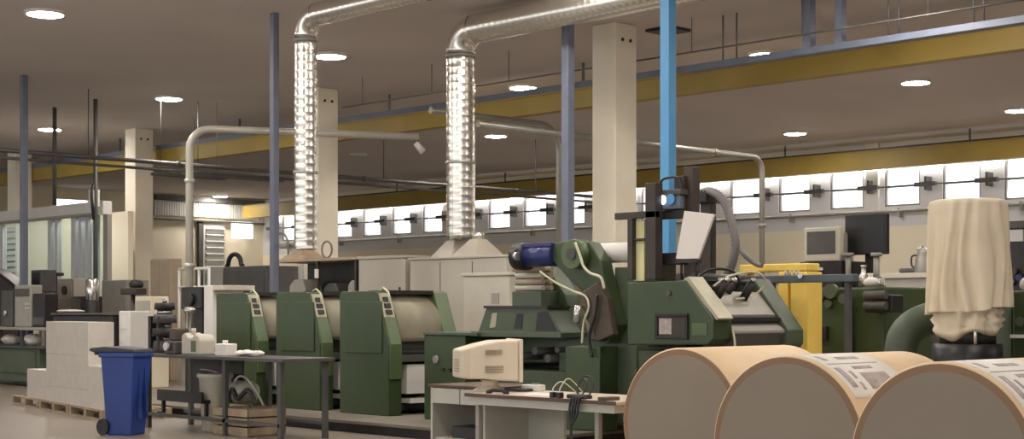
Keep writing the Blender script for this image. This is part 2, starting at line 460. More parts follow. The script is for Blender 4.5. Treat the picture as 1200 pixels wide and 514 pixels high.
# small spotlight hanging from the pipe's end
t = thing('spotlight', 'small white spotlight hanging from the end of the bent pipe', 'spotlight', (b.x, b.y, zt-.06))
MB().cyl((0,0,.0), (0,0,-.06), .012, n=8).build('bracket', 'dark', t)
MB().cyl((-.02,.03,-.05), (.05,-.07,-.20), .05, .06, n=16).build('housing', 'white', t)
y0 = 30.2
pipe('steel_pipe', 'upper of the two long dark pipes crossing the hall left to right', [(11.5, y0, 4.90), (33.5, y0, 4.90)], .048, 'dpipe',
     joints=[((xx, y0, 4.90), (xx+.1, y0, 4.90)) for xx in (13, 18.5, 24, 29.5)])
t2 = pipe('steel_pipe', 'lower of the two long dark pipes crossing the hall left to right', [(11.5, y0, 4.74), (33.5, y0, 4.74)], .034, 'dgrey',
     joints=[((xx, y0, 4.74), (xx+.1, y0, 4.74)) for xx in (15, 21, 27)])
t = thing('pipe_hangers', 'thin rods hanging the two long dark pipes from the ceiling', 'pipe hanger', (20, y0, 4.95))
for k in range(8):
    xx = 13.5+2.8*k
    MB(t.location).cyl((xx, y0, 4.95), (xx, y0, H), .012, n=6).build('rod', 'dpipe', t)
# P3
y1 = 18.3; z3 = zp(150, 1.3946*y1); xv = xy(893, y1)
el = [(17.0, y1, z3), (xv-.3, y1, z3)]+[(xv-.3+.3*math.sin(q), y1, z3-.3+.3*math.cos(q)) for q in [PI/2*i/8 for i in range(1, 9)]]+[(xv, y1, 0)]
pipe('steel_pipe', 'grey pipe crossing behind the sky blue post and bending down at the right', el, .058, 'pipe',
     joints=[((xv, y1, 3.2), (xv, y1, 3.28)), ((xv-1.6, y1, z3), (xv-1.5, y1, z3))])
y2 = 20.2; z4 = zp(141, dep(xy(600, y2), y2)); xv = xy(655, y2)
el = [(17.6, y2, z4), (xv-.5, y2, z4)]+[(xv-.5+.5*math.sin(q), y2, z4-.5+.5*math.cos(q)) for q in [PI/2*i/8 for i in range(1, 9)]]+[(xv, y2, 0)]
pipe('steel_pipe', 'grey pipe arching over and down beside the middle blue post', el, .06, 'pipe')
# cable trays overhead left
for (pxa, pya, pxb, pyb, Da, lab) in ((215, 205, 330, 218, 37, 'dark cable tray under the ceiling left of the ducts, upper one'), (180, 205, 262, 208, 34, 'short dark cable tray beside the left white column')):
    yy = pt(pxa, Da).y; xa = xy(pxa, yy); xb = xy(pxb, yy); zz = zp(pya, Da)
    t = thing('cable_tray', lab, 'cable tray', (xa, yy, zz), 0, 'overhead cable trays')
    MB(t.location).box(xa, xb, yy-.12, yy+.12, zz, zz+.06).build('tray', 'dgrey', t)
    for q in (.1, .9): MB(t.location).cyl((xa+(xb-xa)*q, yy, zz+.06), (xa+(xb-xa)*q, yy, H-.004), .006, n=6).build('rod', 'dpipe', t)
# wall conduits by the windows
t = thing('wall_conduit', 'grey conduit with brackets crossing the windows at half height', 'conduit', (XW-.3, 20, 5.02), 0, 'window wall conduits')
MB(t.location).cyl((XW-.30, 2, 5.08), (XW-.30, 54, 5.08), .02, n=8).build('tube', 'dgrey', t)
for y in wy:
    MB(t.location).box(XW-.33, XW, y+WP/2-.03, y+WP/2+.03, 4.92, 5.3).build('bracket', 'dgrey', t)
    if y < 53: MB(t.location).box(XW-.36, XW-.24, y+WW/2+.02, y+WP-WW/2-.02, 5.02, 5.14).build('clamp', 'dgrey', t)
t = thing('wall_conduit', 'grey conduit running along the wall just below the windows', 'conduit', (XW-.2, 20, 4.33), 0, 'window wall conduits')
MB(t.location).cyl((XW-.16, 2, 4.38), (XW-.16, 54, 4.38), .05, n=8).build('tube', 'pipe', t)
for y in wy[::2]:
    MB(t.location).box(XW-.2, XW, y-.04, y+.04, 4.2, 4.45).build('bracket', 'pipe', t)

# ================================================================== PRESS ROW
PX = 12.2; PZ = .15
tag(MB((11.5, 15, 0)).box(11.45, 13.7, 11.35, 19.2, 0, .11, 1).box(11.40, 13.72, 11.3, 19.25, .11, .15, 0).build('machine_platform', ['plat', 'dark'], bevel=.006),
    'low dark platform under the row of green press units', 'platform')
def press_unit(yr, label):
    # yr: world y of the lower right edge of the near side plate
    t = thing('press_unit', label, 'printing press', (PX, yr, PZ), 0, 'green printing press units')
    z = lambda v: v-PZ
    W = 1.02
    prof = [(0, 0), (W, 0), (W, z(1.72)), (W-.04, z(1.76)), (.30, z(1.76)), (.24, z(1.74)), (.0, z(1.05))]
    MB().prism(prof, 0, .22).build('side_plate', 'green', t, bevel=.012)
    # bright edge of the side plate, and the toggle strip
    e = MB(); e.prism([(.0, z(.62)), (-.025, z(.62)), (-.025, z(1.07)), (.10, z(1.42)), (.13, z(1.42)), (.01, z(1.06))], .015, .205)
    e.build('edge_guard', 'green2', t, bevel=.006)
    s = MB(); s.prism([(.135, z(1.42)), (.105, z(1.42)), (.215, z(1.73)), (.245, z(1.73))], .02, .20)
    so_ = s.build('switch_strip', 'alu', t, bevel=.004)
    for k in range(3):
        q = .2+.27*k; c_ = Vector((0.11, .12+.11*q-.018, z(1.42+.31*q)))
        MB().box(.06, .16, c_.y-.012, c_.y+.012, c_.z-.03, c_.z+.03, R=rx(-.34)).build('switch', 'dark', so_)
    # door panel on side plate
    MB().box(-.018, 0, .12, W-.14, z(.95), z(1.62)).build('side_door', 'green', t, bevel=.008)
    # cylinder guard: bowed polished cover
    n = 12; p0 = Vector((.36, z(1.72))); p1 = Vector((.07, z(1.10))); pr = []
    nrm = Vector((-(p0-p1).y, (p0-p1).x)).normalized()
    if nrm.x > 0: nrm = -nrm
    for i in range(n+1):
        q = i/n; c_ = p0.lerp(p1, q)+nrm*.10*math.sin(PI*q); pr.append((c_.x, c_.y))
    pr += [(.50, z(1.10)), (.60, z(1.72))]
    MB().prism(pr, .22, .98, smooth=True).build('cylinder_guard', 'olive', t)
    MB().box(.22, .98, .25, .68, z(1.72), z(1.77)).build('guard_rail', 'dark', t)
    MB().box(.24, .98, .10, .80, z(1.0), z(1.10)).build('drip_bar', 'dark', t)
    MB().cyl((.22, .18, z(.98)), (.98, .18, z(.98)), .06, n=16).build('roller', 'dgrey', t)
    MB().box(.22, .98, .02, .08, z(.84), z(.93)).build('cross_bar', 'dgrey', t)
    MB().prism([(.06, z(.42)), (.18, z(.42)), (.18, z(.80)), (.06, z(.80))], .36, .82).build('paper_web', 'paper', t)
    MB().box(.38, .78, .02, .30, z(.30), z(.36)).build('paper_tray', 'paper', t)
    MB().box(.22, .98, .62, .72, 0, z(1.0)).build('back_panel', 'brown', t)
    MB().cyl((.22, .25, z(.24)), (.98, .25, z(.24)), .07, n=14).build('lower_roller', 'dark', t)
    prof2 = [(0.02, 0), (W, 0), (W, z(1.72)), (.30, z(1.76)), (.24, z(1.74)), (-.02, z(1.05))]
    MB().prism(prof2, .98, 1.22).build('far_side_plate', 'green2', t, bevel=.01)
    # trailing cable on the top edge
    MB().tube([(.1, .30, z(1.76)), (.1, .22, z(1.80)), (.1, .12, z(1.74)), (.08, .08, z(1.6))], .012, 6).build('cable', 'cablew', t)
    return t
u = press_unit(14.82, 'nearest of the green press units, right of the others, with white paper in its opening')
for yr, lb in ((16.27, 'middle green press unit, between two others of its row'), (17.78, 'third green press unit from the right, behind the work table')):
    c_ = copy_tree(u); c_.location = (PX, yr, PZ); c_['label'] = lb
# paint the white strip of the two rear units stays the same

# ---- infeed section between the units and the folder
y1i = yx(497, PX); y0i = yx(612, PX)
t = inf = thing('press_infeed', 'green press section with raised reel arm and blue motor, behind the old monitor', 'printing press', (PX, y0i, PZ))
o_ = t.location
D_ = dep(PX, (y0i+y1i)/2)
zt_ = zp(393, D_)
MB(o_).box(PX, PX+1.2, yx(545, PX), y1i, PZ, zt_).build('drive_box', 'green', t, bevel=.012)
MB(o_).box(PX-.02, PX+1.2, yx(560, PX), y1i+.0, zt_, zt_+.035).build('top_ledge', 'green3', t, bevel=.004)
MB(o_).box(PX+.25, PX+1.2, yx(655, PX)+.02, yx(545, PX), PZ, zp(432, D_)).build('lower_bed', 'green3', t, bevel=.01)
MB(o_).box(PX+.9, PX+1.2, yx(655, PX)+.02, yx(545, PX), zp(432, D_), zp(392, D_)).build('back_panel', 'black', t)
MB(o_).box(PX+.05, PX+.85, yx(655, PX)+.02, yx(548, PX), zp(394, D_), zp(388, D_)).build('guard_plate', 'green3', t, bevel=.004)
for k, (px, py, r) in enumerate(((612, 416, .05), (628, 410, .045), (643, 418, .05), (654, 408, .035))):
    y = yx(px, PX+.3); zz = zp(py, D_)
    MB(o_).cyl((PX+.28, y, zz), (PX+.9, y, zz), r, n=14).build('roller', 'dgrey', t)
MB(o_).cyl((PX-.03, yx(512, PX), 0.9), (PX, yx(512, PX), 0.9), .05, n=16).build('knob', 'steel', t)
for k in range(3): MB(o_).cyl((PX-.03, yx(520+8*k, PX), .78), (PX, yx(520+8*k, PX), .78), .022, n=10).build('button', 'dark', t)
# console: sloped dark panel with two slots
xc = 12.45
def yz(px, py, x):
    y = yx(px, x); return (y, zp(py, dep(x, y)))
MB(o_).prism([yz(a, b, xc) for a, b in ((560, 389), (570, 360), (640, 360), (657, 389))], xc, xc+.35).build('console', 'green3', inf, bevel=.008); con = bpy.data.objects['console']
MB(o_).prism([yz(a, b, xc) for a, b in ((568, 361), (568, 358), (643, 358), (643, 361))], xc-.02, xc+.37).build('top_edge', 'black', con)
MB(o_).prism([yz(a, b, xc) for a, b in ((574, 384), (577, 367), (583, 366), (581, 383))], xc-.006, xc).build('slot', 'alu', con)
MB(o_).prism([yz(a, b, xc) for a, b in ((602, 385), (606, 367), (613, 367), (612, 385))], xc-.006, xc).build('slot', 'black', con)
MB(o_).prism([yz(a, b, xc) for a, b in ((628, 387), (630, 366), (641, 364), (652, 387))], xc-.006, xc).build('side_opening', 'black', con)

# ---- reel arm section (px 600-735)
t = inf; o_ = t.location
xr = PX+.1; Dr = 17.5
def yz(px, py, x): 
    y = yx(px, x); return (y, zp(py, dep(x, y)))
# upright green plate left, with diagonal top
P1 = [(604, 425), (604, 318), (640, 312), (662, 345), (675, 400), (675, 425)]
MB(o_).prism([yz(a, b, xr+.5) for a, b in P1], xr+.5, xr+.75).build('upright_plate', 'green', t, bevel=.01)
# lower main body
P2 = [(655, 495), (655, 400), (700, 392), (735, 330), (746, 330), (746, 495)]
MB(o_).prism([yz(a, b, xr+.3) for a, b in P2], xr+.3, xr+1.0).build('main_frame', 'green3', t, bevel=.01)
MB(o_).b6([xr-.0, xr+.3, yx(703, xr), yx(662, xr), PZ, zp(404, Dr)]).build('gear_cover', 'green', t, bevel=.015)
# swinging arm: diagonal from reel head down to right
P3 = [(642, 300), (650, 285), (672, 280), (690, 284), (703, 305), (712, 345), (722, 380), (712, 402), (690, 398), (690, 350), (662, 322)]
MB(o_).prism([yz(a, b, xr+.1) for a, b in P3], xr+.1, xr+.3).build('reel_arm', 'green', t, bevel=.015)
P4 = [(676, 345), (700, 330), (712, 350), (718, 392), (700, 400), (686, 372)]
MB(o_).prism([yz(a, b, xr) for a, b in P4], xr-.0, xr+.1).build('arm_bracket', 'copper', t, bevel=.015)
y, z_ = yz(679, 298, xr+.1)
MB(o_).cyl((xr-.03, y, z_), (xr+.1, y, z_), .17, n=28).build('arm_hub', 'green2', t, bevel=.01)
MB(o_).cyl((xr-.05, y, z_), (xr-.03, y, z_), .07, n=20).build('hub_cap', 'dgrey', t)
# blue motor with black end and pinkish face
ya_, yb_ = yx(652, xr+.15), yx(620, xr+.15); zm = zp(299, dep(xr+.15, ya_))
mo = MB(o_).cyl((xr+.15, ya_, zm), (xr+.15, yb_, zm), .125, n=24).build('motor', 'royal', t)
MB(o_).box(xr+.06, xr+.2, ya_, yb_+.02, zm+.10, zm+.15).build('motor_terminal_box', 'royal', mo, bevel=.008)
yc_ = yx(606, xr+.15)
MB(o_).tube([(xr+.15, yb_, zm), (xr+.15, yb_+.03, zm), (xr+.15, yc_-.02, zm), (xr+.15, yc_, zm)], .15, 24, rs=[.12, .165, .165, .12]).build('brake_drum', 'black', mo)
MB(o_).cyl((xr+.15, yc_, zm), (xr+.15, yc_+.10, zm), .08, .05, n=20).build('shaft_end', 'pinkgrey', mo)
MB(o_).cyl((xr-.0, yb_+.02, zm), (xr+.02, yb_+.1, zm), .05, n=16).build('sensor', 'steel', mo)
# hoses down the arm
def hz(pl, x): return [(x,)+yz(a, b, x) for a, b in pl]
def smooth_path(P_, n=6):
    P_ = [Vector(p) for p in P_]; out = []
    for i in range(len(P_)-1):
        p0 = P_[max(i-1, 0)]; p1 = P_[i]; p2 = P_[i+1]; p3 = P_[min(i+2, len(P_)-1)]
        for k in range(n):
            q = k/n
            out.append(.5*((2*p1)+(p2-p0)*q+(2*p0-5*p1+4*p2-p3)*q*q+(3*p1-p0-3*p2+p3)*q**3))
    out.append(P_[-1]); return out
MB(o_).tube(smooth_path(hz([(633, 318), (650, 330), (672, 341), (686, 347), (690, 360), (684, 378), (682, 402)], xr-.02)), .013, 8).build('air_hose', 'cablew', t)
MB(o_).tube(smooth_path(hz([(674, 284), (680, 300), (684, 312), (692, 320), (704, 325), (708, 338)], xr-.06)), .016, 8).build('air_hose', 'cablew', t)
MB(o_).tube(smooth_path(hz([(700, 345), (697, 370), (690, 395), (694, 418)], xr-.04)), .02, 8).build('air_hose', 'cable', t)
MB(o_).cyl((xr-.04,)+yz(681, 358, xr), (xr-.04,)+yz(678, 378, xr), .045, n=14).build('regulator', 'steel', t)
# white core roll lying on the arm
xa_ = xr+.45; yA, yB = yx(755, xa_), yx(690, xa_); zz = zp(296, dep(xa_, (yA+yB)/2))
o = thing('paper_core_roll', 'narrow white roll held level on the reel arm beside the column', 'paper roll', (xa_, yB, zz-.1))
MB(o.location).cyl((xa_, yA+.12, zz), (xa_, yB, zz), .115, n=28).build('paper', 'paper', o)
MB(o.location).cyl((xa_, yA-.02, zz), (xa_, yA+.12, zz), .035, n=14).build('spindle', 'steel', o)
MB(o_).b6([xa_-.06, xa_+.06, yB, yB+.3, zz-.16, zz+.1]).build('reel_bearing', 'dark', t, bevel=.01)
MB(o_).b6([xa_-.06, xa_+.06, yA-.05, yA-.02, zz-.5, zz+.06]).build('reel_bearing', 'dark', t)
MB(o_).b6([xa_-.12, xa_+.12, yA-.08, yA+.34, 1.3, zz-.17]).build('reel_pedestal', 'green3', t, bevel=.01)
MB(o_).b6([xa_+.15, xa_+.5, yA-.05, yA+.20, zz-.32, zz-.02]).build('junction_box', 'black', t, bevel=.01)

# ---- slatted tan pile beside the motor
xs = 12.5; b = pbox(600, 634, 313, 346, xs, .5)
o_ = inf.location
MB(o_).b6([b[0], b[1], b[2], b[3], 1.30, b[4]+.05]).build('roller_rack', 'green3', inf, bevel=.008); t = bpy.data.objects['roller_rack']
for k in range(4):
    zz = b[4]+.06+.075*k
    MB(o_).cyl((b[0]+.06, b[2]+.02-.0, zz+.03), (b[0]+.06, b[3]-.02+.05*(k == 3), zz+.03), .034, n=12).build('roller', 'tan' if k % 2 else 'cabl', t)
    MB(o_).cyl((b[0]+.2, b[2]+.02, zz+.03), (b[0]+.2, b[3]-.02, zz+.03), .034, n=12).build('roller', 'tan', t)

# ---- folder (px 735-930)
xf = 11.8; yA, yB = yx(835, xf), yx(735, xf); Df = dep(xf, (yA+yB)/2)
t = thing('press_folder', 'big green folder unit with a square window, behind the paper rolls', 'printing press', (xf, yA, 0))
o_ = t.location
def pz(pl, x): return [yz(a, b, x) for a, b in pl]
near = [(735, 404), (735, 331), (803, 328), (836, 374), (836, 397), (829, 404)]
MB(o_).prism(pz(near, xf), xf, xf+.30).build('near_housing', 'green', t, bevel=.014)
# window: frame + recessed pane + roller seen inside
ywa, ywb = yx(807, xf), yx(769, xf); zw0, zw1 = zp(397, Df), zp(367, Df)
fr = MB(o_)
for q in ((ywa, ywb, zw1-.035, zw1), (ywa, ywb, zw0, zw0+.035), (ywa, ywa+.035, zw0+.035, zw1-.035), (ywb-.035, ywb, zw0+.035, zw1-.035)): fr.box(xf-.025, xf, *q)
fo = fr.build('window_frame', 'dark', t, bevel=.006)
MB(o_).box(xf-.010, xf, ywa+.035, ywb-.035, zw0+.035, zw1-.035).build('window_pane', 'brown', fo)
MB(o_).box(xf-.014, xf-.010, ywa+(ywb-ywa)*.5, ywb-.05, zw0+.05, zw1-.05).build('paper_behind_pane', 'ink', fo)
MB(o_).box(xf-.008, xf, yx(829, xf), yx(811, xf), zp(392, Df), zp(378, Df)).build('name_plate', 'green2', t)
MB(o_).cyl((xf-.02,)+yz(784, 343, xf), (xf,)+yz(784, 343, xf), .03, n=12).build('knob', 'dgrey', t)
# aluminium strip on slanting edge
y_a, z_a = yz(803, 327, xf); y_b, z_b = yz(838, 374, xf)
MB(o_).prism([(y_a+.04, z_a+.005), (y_a-.02, z_a+.03), (y_b-.035, z_b+.01), (y_b-.0, z_b-.01)], xf+.02, xf+.26).build('edge_strip', 'alu', t, bevel=.005)
ox = xf+.30; fx = 12.95
ys = y_b
# middle guards along x
MB(o_).prism([(ys+.32, 1.70), (ys+.10, 1.46), (ys+.10, 1.43), (ys+.6, 1.43), (ys+.6, 1.70)], ox, fx).build('upper_guard', 'gguard', t, bevel=.006)
MB(o_).box(ox, fx, ys+.03, ys+.5, 1.39, 1.43).build('guard_bar', 'dark', t)
MB(o_).prism([(ys+.10, 1.39), (ys-.02, 1.30), (ys-.02, 1.27), (ys+.4, 1.27), (ys+.4, 1.39)], ox, fx).build('lower_guard', 'grey', t, bevel=.006)
MB(o_).prism([(ys-.02, 1.27), (ys+.04, 1.08), (ys+.4, 1.08), (ys+.4, 1.27)], ox, fx).build('front_panel', 'dgrey', t, bevel=.006)
MB(o_).box(ox, fx, ys+.10, ys+.5, .98, 1.08).build('lower_bar', 'dark', t)
far = [(yB, 1.18), (yB, 1.82), (ys+.38, 1.84), (ys-.06, 1.30), (ys-.06, 1.16), (ys+.02, 1.06), (yB, 1.04)]
MB(o_).prism(far, fx, fx+.28).build('far_housing', 'green3', t, bevel=.012)
MB(o_).box(xf+.12, fx+.16, ys+.35, yB-.05, 0, 1.09).build('pedestal', 'green', t, bevel=.01)
MB(o_).box(ox, fx, ys+.62, yB-.04, 1.1, 1.74).build('inner_body', 'dark', t)
# mechanism on top: shafts, clamps, cable loops
for k in range(5):
    yy = ys+.42+.10*k
    MB(o_).cyl((ox, yy, 1.80+.05*(k % 2)), (fx, yy, 1.80+.05*(k % 2)), .028+.012*(k % 2), n=12).build('shaft', 'dgrey' if k % 2 else 'dark', t)
for k, (dx_, dy_) in enumerate(((.10, .20), (.30, .26), (.50, .16), (.22, .38))):
    x_ = ox+dx_
    MB(o_).cyl((x_, ys+dy_+.1, 1.62), (x_+.05, ys+dy_+.02, 1.80), .045, n=14).build('clamp_lever', 'dark', t)
    MB(o_).ball((x_+.05, ys+dy_+.0, 1.82), .035, .035, .03).build('lever_cap', 'steel', t)
MB(o_).tube(smooth_path([(ox+.05, ys+.3, 1.75), (ox+.2, ys+.2, 1.86), (ox+.5, ys+.1, 1.90), (ox+.7, ys+.12, 1.80), (ox+.6, ys+.2, 1.66), (ox+.35, ys+.25, 1.62)]), .012, 6).build('air_hose', 'cablew', t)
MB(o_).tube(smooth_path([(ox+.02, ys+.5, 1.8), (ox+.1, ys+.4, 1.92), (ox+.35, ys+.3, 1.92), (ox+.5, ys+.3, 1.8)]), .015, 6).build('air_hose', 'cable', t)
MB(o_).tube(smooth_path([(xf+.28, y_b, 1.32), (xf+.27, y_b-.04, 1.15), (xf+.25, y_b-.02, .95)]), .012, 6).build('air_hose', 'cablew', t)

# ---- dark post tower standing on the folder
zf = 1.83
xt = xf+.12
t = thing('post_tower', 'dark brown steel post frame rising from the folder, right of the white column', 'machine frame', (xt, yx(765, xt), zf)); o_ = t.location
def tpost(px0, px1, py0, py1, x, dx, nm, m_, z0=None, **k):
    b = pbox(px0, px1, py0, py1, x, dx, z0); return MB(o_).b6(b).build(nm, m_, t, bevel=.006)
tpost(756, 768, 214, 330, xt, .12, 'post', 'brown', zf)
tpost(735, 741, 255, 330, xt, .07, 'thin_post', 'brown', zf)
tpost(720, 768, 248, 256, xt, .07, 'cross_bar', 'brown')
tpost(742, 755, 258, 329, xt+.06, .02, 'pale_panel', 'ystrip')
tpost(741, 756, 279, 282, xt+.02, .05, 'cross_bar', 'brown')
tpost(801, 812, 195, 327, xt+.25, .12, 'post', 'brown', zf)
tpost(769, 802, 246, 256, xt+.18, .10, 'cross_bar', 'dark')
tpost(772, 800, 296, 310, xt+.18, .12, 'cross_bar', 'dark')
tpost(769, 773, 256, 328, xt+.14, .04, 'chrome_rail', 'pipe', zf)
tpost(735, 812, 329, 334, xt-.02, .45, 'base_rail', 'dark', zf-.02)
tpost(790, 801, 206, 246, xt+.2, .06, 'thin_post', 'brown')
# device with lamp
b = pbox(769, 797, 222, 245, xt+.12, .22)
t3 = thing('camera_head', 'grey and blue sensor box with a small glowing lamp high on the post frame', 'sensor', (b[0], b[2], b[4])); o3 = t3.location
MB(o3).b6([b[0], b[1], b[2], b[3], b[5]-.06, b[5]]).build('top_cover', 'dgrey', t3, bevel=.01)
MB(o3).b6([b[0]+.02, b[1]-.02, b[2]+.02, b[3]-.02, b[4], b[5]-.06]).build('housing', 'railblue', t3, bevel=.012)
yl, zl_ = yz(775, 234, b[0])
MB(o3).cyl((b[0]-.015, yl, zl_), (b[0]+.02, yl, zl_), .05, n=20).build('lens', 'lcd', t3)
yl2, _ = yz(786, 234, b[0])
MB(o3).cyl((b[0]-.01, yl2, zl_), (b[0]+.02, yl2, zl_), .055, n=20).build('blue_disc', 'skyblue', t3)
MB(o3).tube(smooth_path([(b[0]+.05, b[3]-.02, b[5]-.01), (b[0]+.05, b[3]-.03, b[5]+.10), (b[0]+.05, b[3]-.12, b[5]+.13), (b[0]+.05, b[2]+.08, b[5]+.12), (b[0]+.06, b[2]+.02, b[5]-.01)]), .014, 8).build('cable_loop', 'cable', t3)
MB(o3).b6([b[0]+.04, b[1]-.04, b[2]+.06, b[3]-.04, zp(247, 16)-.0, b[4]]).build('mount', 'dark', t3)
# white tilted panel
x_ = xt+.05; pl = [(794, 303), (820, 303.5), (839, 251), (804, 247)]
pp = pz(pl, x_)
t = thing('white_board', 'tilted white board leaning on the folder mechanism', 'board', (x_, pp[0][0], pp[0][1]))
MB(t.location).prism(pp, x_-.03, x_).build('sheet', 'paper', t, bevel=.003)
bq = pbox(796, 818, 302, 326, x_, .05)
MB(t.location).box(x_-.04, x_+.03, bq[2]-.02, bq[3]+.02, bq[5]-.05, bq[5]-.01).build('clip', 'dark', t)
for yy in (bq[2]+.02, bq[3]-.03):
    MB(t.location).cyl((x_, yy, bq[5]-.03), (x_, yy, zf+.0), .014, n=8).build('stand_leg', 'dark', t)
# big grey hoses behind the tower
xh = xf+1.25
t = thing('hose_bundle', 'thick grey corrugated hose arching down behind the white board', 'hose', (xh, yx(830, xh), 1.8)); o_ = t.location
pth, rs_ = [], []
base = smooth_path([(xh,)+yz(a, b, xh) for a, b in ((818, 228), (832, 224), (847, 234), (856, 256), (862, 285), (858, 308), (852, 322))], 10)
for i, p_ in enumerate(base): pth.append(p_); rs_.append(.052 if i % 2 else .044)
MB(o_).tube(pth, .08, 14, rs=rs_).build('corrugated_hose', 'hose', t)
base = smooth_path([(xh+.1,)+yz(a, b, xh+.1) for a, b in ((824, 230), (829, 250), (832, 280), (829, 322))], 8)
MB(o_).tube(base, .04, 10).build('rubber_hose', 'cable', t)
base = smooth_path([(xh+.15,)+yz(a, b, xh+.15) for a, b in ((862, 286), (874, 300), (886, 309), (893, 311))], 8)
MB(o_).tube(base, .028, 10).build('rubber_hose', 'hose', t)
b = pbox(812, 828, 222, 238, xh-.05, .2)
MB(o_).b6(b).build('hose_coupling', 'dark', t, bevel=.02)
b = pbox(820, 833, 236, 320, xh+.05, .1, 1.84)
MB(o_).b6([b[0]-.0, b[1], b[2], b[3], 1.84, b[5]]).build('hose_support', 'brown', t, bevel=.01)

# ================================================================== DRYER CABINETS BEHIND THE PRESS
xq = 16.15
b = pbox(480, 593, 303, 345, xq, .75, 0)
t = thing('dryer_cabinet', 'large grey beige cabinet under the right duct with two hoods on its roof', 'cabinet', (b[0], b[2], 0)); o_ = t.location
MB(o_).b6(b).build('body', 'cabg', t, bevel=.02)
MB(o_).b6([b[0]-.02, b[1]+.02, b[2]-.02, b[3]+.02, b[5], b[5]+.04]).build('roof', 'cabg', t, bevel=.01)
for px0, px1 in ((507, 531), (531, 561)):
    y_b, y_a = yx(px0, xq+.1), yx(px1, xq+.1); yc = (y_a+y_b)/2; zt = b[5]+.04
    hd = MB(o_)
    lo = [(b[0]+.05, y_a), (b[1]-.05, y_a), (b[1]-.05, y_b), (b[0]+.05, y_b)]
    xm = (b[0]+b[1])/2
    hi = [(xm-.10, yc-.10), (xm+.10, yc-.10), (xm+.10, yc+.10), (xm-.10, yc+.10)]
    v0 = [hd.bm.verts.new(Vector((p_[0], p_[1], zt))-hd.o) for p_ in lo]; v1 = [hd.bm.verts.new(Vector((p_[0], p_[1], zt+.28))-hd.o) for p_ in hi]
    hd.bm.faces.new(v0[::-1]); hd.bm.faces.new(v1)
    for i in range(4): hd.bm.faces.new([v0[i], v0[(i+1) % 4], v1[(i+1) % 4], v1[i]])
    hd.build('hood', 'cabg', t)
    MB(o_).cyl((xm, yc, zt+.28), (xm, yc, zt+.40), .1, n=16).build('hood_collar', 'galv', t)
MB(o_).box(b[0]-.015, b[0], b[2]+.5, b[2]+.62, b[5]-.5, b[5]-.36).build('label_plate', 'white', t)
for k in (1, 2): MB(o_).box(b[0]-.006, b[0], b[2]+(b[3]-b[2])*k/3-.006, b[2]+(b[3]-b[2])*k/3+.006, .2, b[5]-.05).build('door_seam', 'dgrey', t)
b2 = pbox(543, 597, 323, 384, 15.35, .55, 0)
t = thing('control_cabinet', 'pale beige cabinet with a small display standing before the large dryer cabinet', 'cabinet', (b2[0], b2[2], 0)); o_ = t.location
MB(o_).b6(b2).build('body', 'cabl', t, bevel=.015)
MB(o_).b6([b2[0]-.03, b2[1]+.02, b2[2]-.03, b2[3]+.03, b2[5], b2[5]+.05]).build('cap', 'cabl', t, bevel=.01)
MB(o_).b6([b2[0]-.012, b2[0], b2[2]+.22, b2[2]+.38, b2[5]-.42, b2[5]-.26]).build('display', 'grey', t)
b = pbox(420, 474, 303, 345, xq, .9, 0)
t = thing('dryer_cabinet', 'smaller grey cabinet left of the dark gap behind the press', 'cabinet', (b[0], b[2], 0)); o_ = t.location
MB(o_).b6(b).build('body', 'cabg', t, bevel=.02); MB(o_).b6([b[0]-.02, b[1]+.02, b[2]-.02, b[3]+.02, b[5], b[5]+.05]).build('roof', 'cabg', t, bevel=.01)
MB(o_).b6([b[0]-.02, b[0], b[2]+.1, b[2]+.13, 1.6, 1.9]).build('handle', 'dark', t)
ccx, ccy = b[1], b[3]
# rack left with dark interior
br = pbox(322, 419, 306, 352, xq+.02, .8, 0)
t = thing('open_rack', 'long dark open rack under a brown worktop behind the rear press units', 'rack', (br[0], br[2], 0)); o_ = t.location
MB(o_).b6([br[0]-.04, br[1], br[2]+.02, br[3]+.03, br[5], br[5]+.05]).build('top_board', 'tan', t, bevel=.006)
MB(o_).b6([br[1]-.05, br[1], br[2]+.02, br[3], 0, br[5]]).build('back_panel', 'dark', t)
for q in (0, .47, 1):
    yy = br[2]+.04+(br[3]-br[2]-.1)*q
    MB(o_).b6([br[0], br[0]+.06, yy, yy+.05, 0, br[5]]).build('leg', 'brown', t)
MB(o_).b6([br[0], br[1]-.05, br[2]+.03, br[3], 1.66, 1.70]).build('shelf', 'dark', t)
zsh = 1.70
for k, (q, wd, hh, m_, nm, lb) in enumerate(((.70, .5, .38, 'grey', 'machine_part', 'grey machine part on the left half of the dark rack shelf'), (.30, .45, .30, 'dgrey', 'machine_part', 'rounded dark grey part on the right half of the rack shelf'), (.08, .28, .34, 'grey', 'machine_part', 'small grey part at the right end of the rack shelf'))):
    yy = br[2]+(br[3]-br[2])*q
    oo = MB((br[0]+.3, yy, zsh)).prism([(yy, zsh), (yy+wd, zsh), (yy+wd, zsh+hh*.7), (yy+wd*.7, zsh+hh), (yy+wd*.2, zsh+hh), (yy, zsh+hh*.5)], br[0]+.15, br[0]+.55)
    oo = oo.build(nm, m_, bevel=.03); tag(oo, lb, 'machine part')
yy = yx(371, br[0]-.01)
tag(MB((br[0], yy, 2.1)).box(br[0]-.02, br[0], yy-.05, yy+.05, br[5]-.3, br[5]-.14).build('tag_card', 'paper'), 'small white tag hanging on the post of the dark rack', 'tag')
zt = br[5]+.05
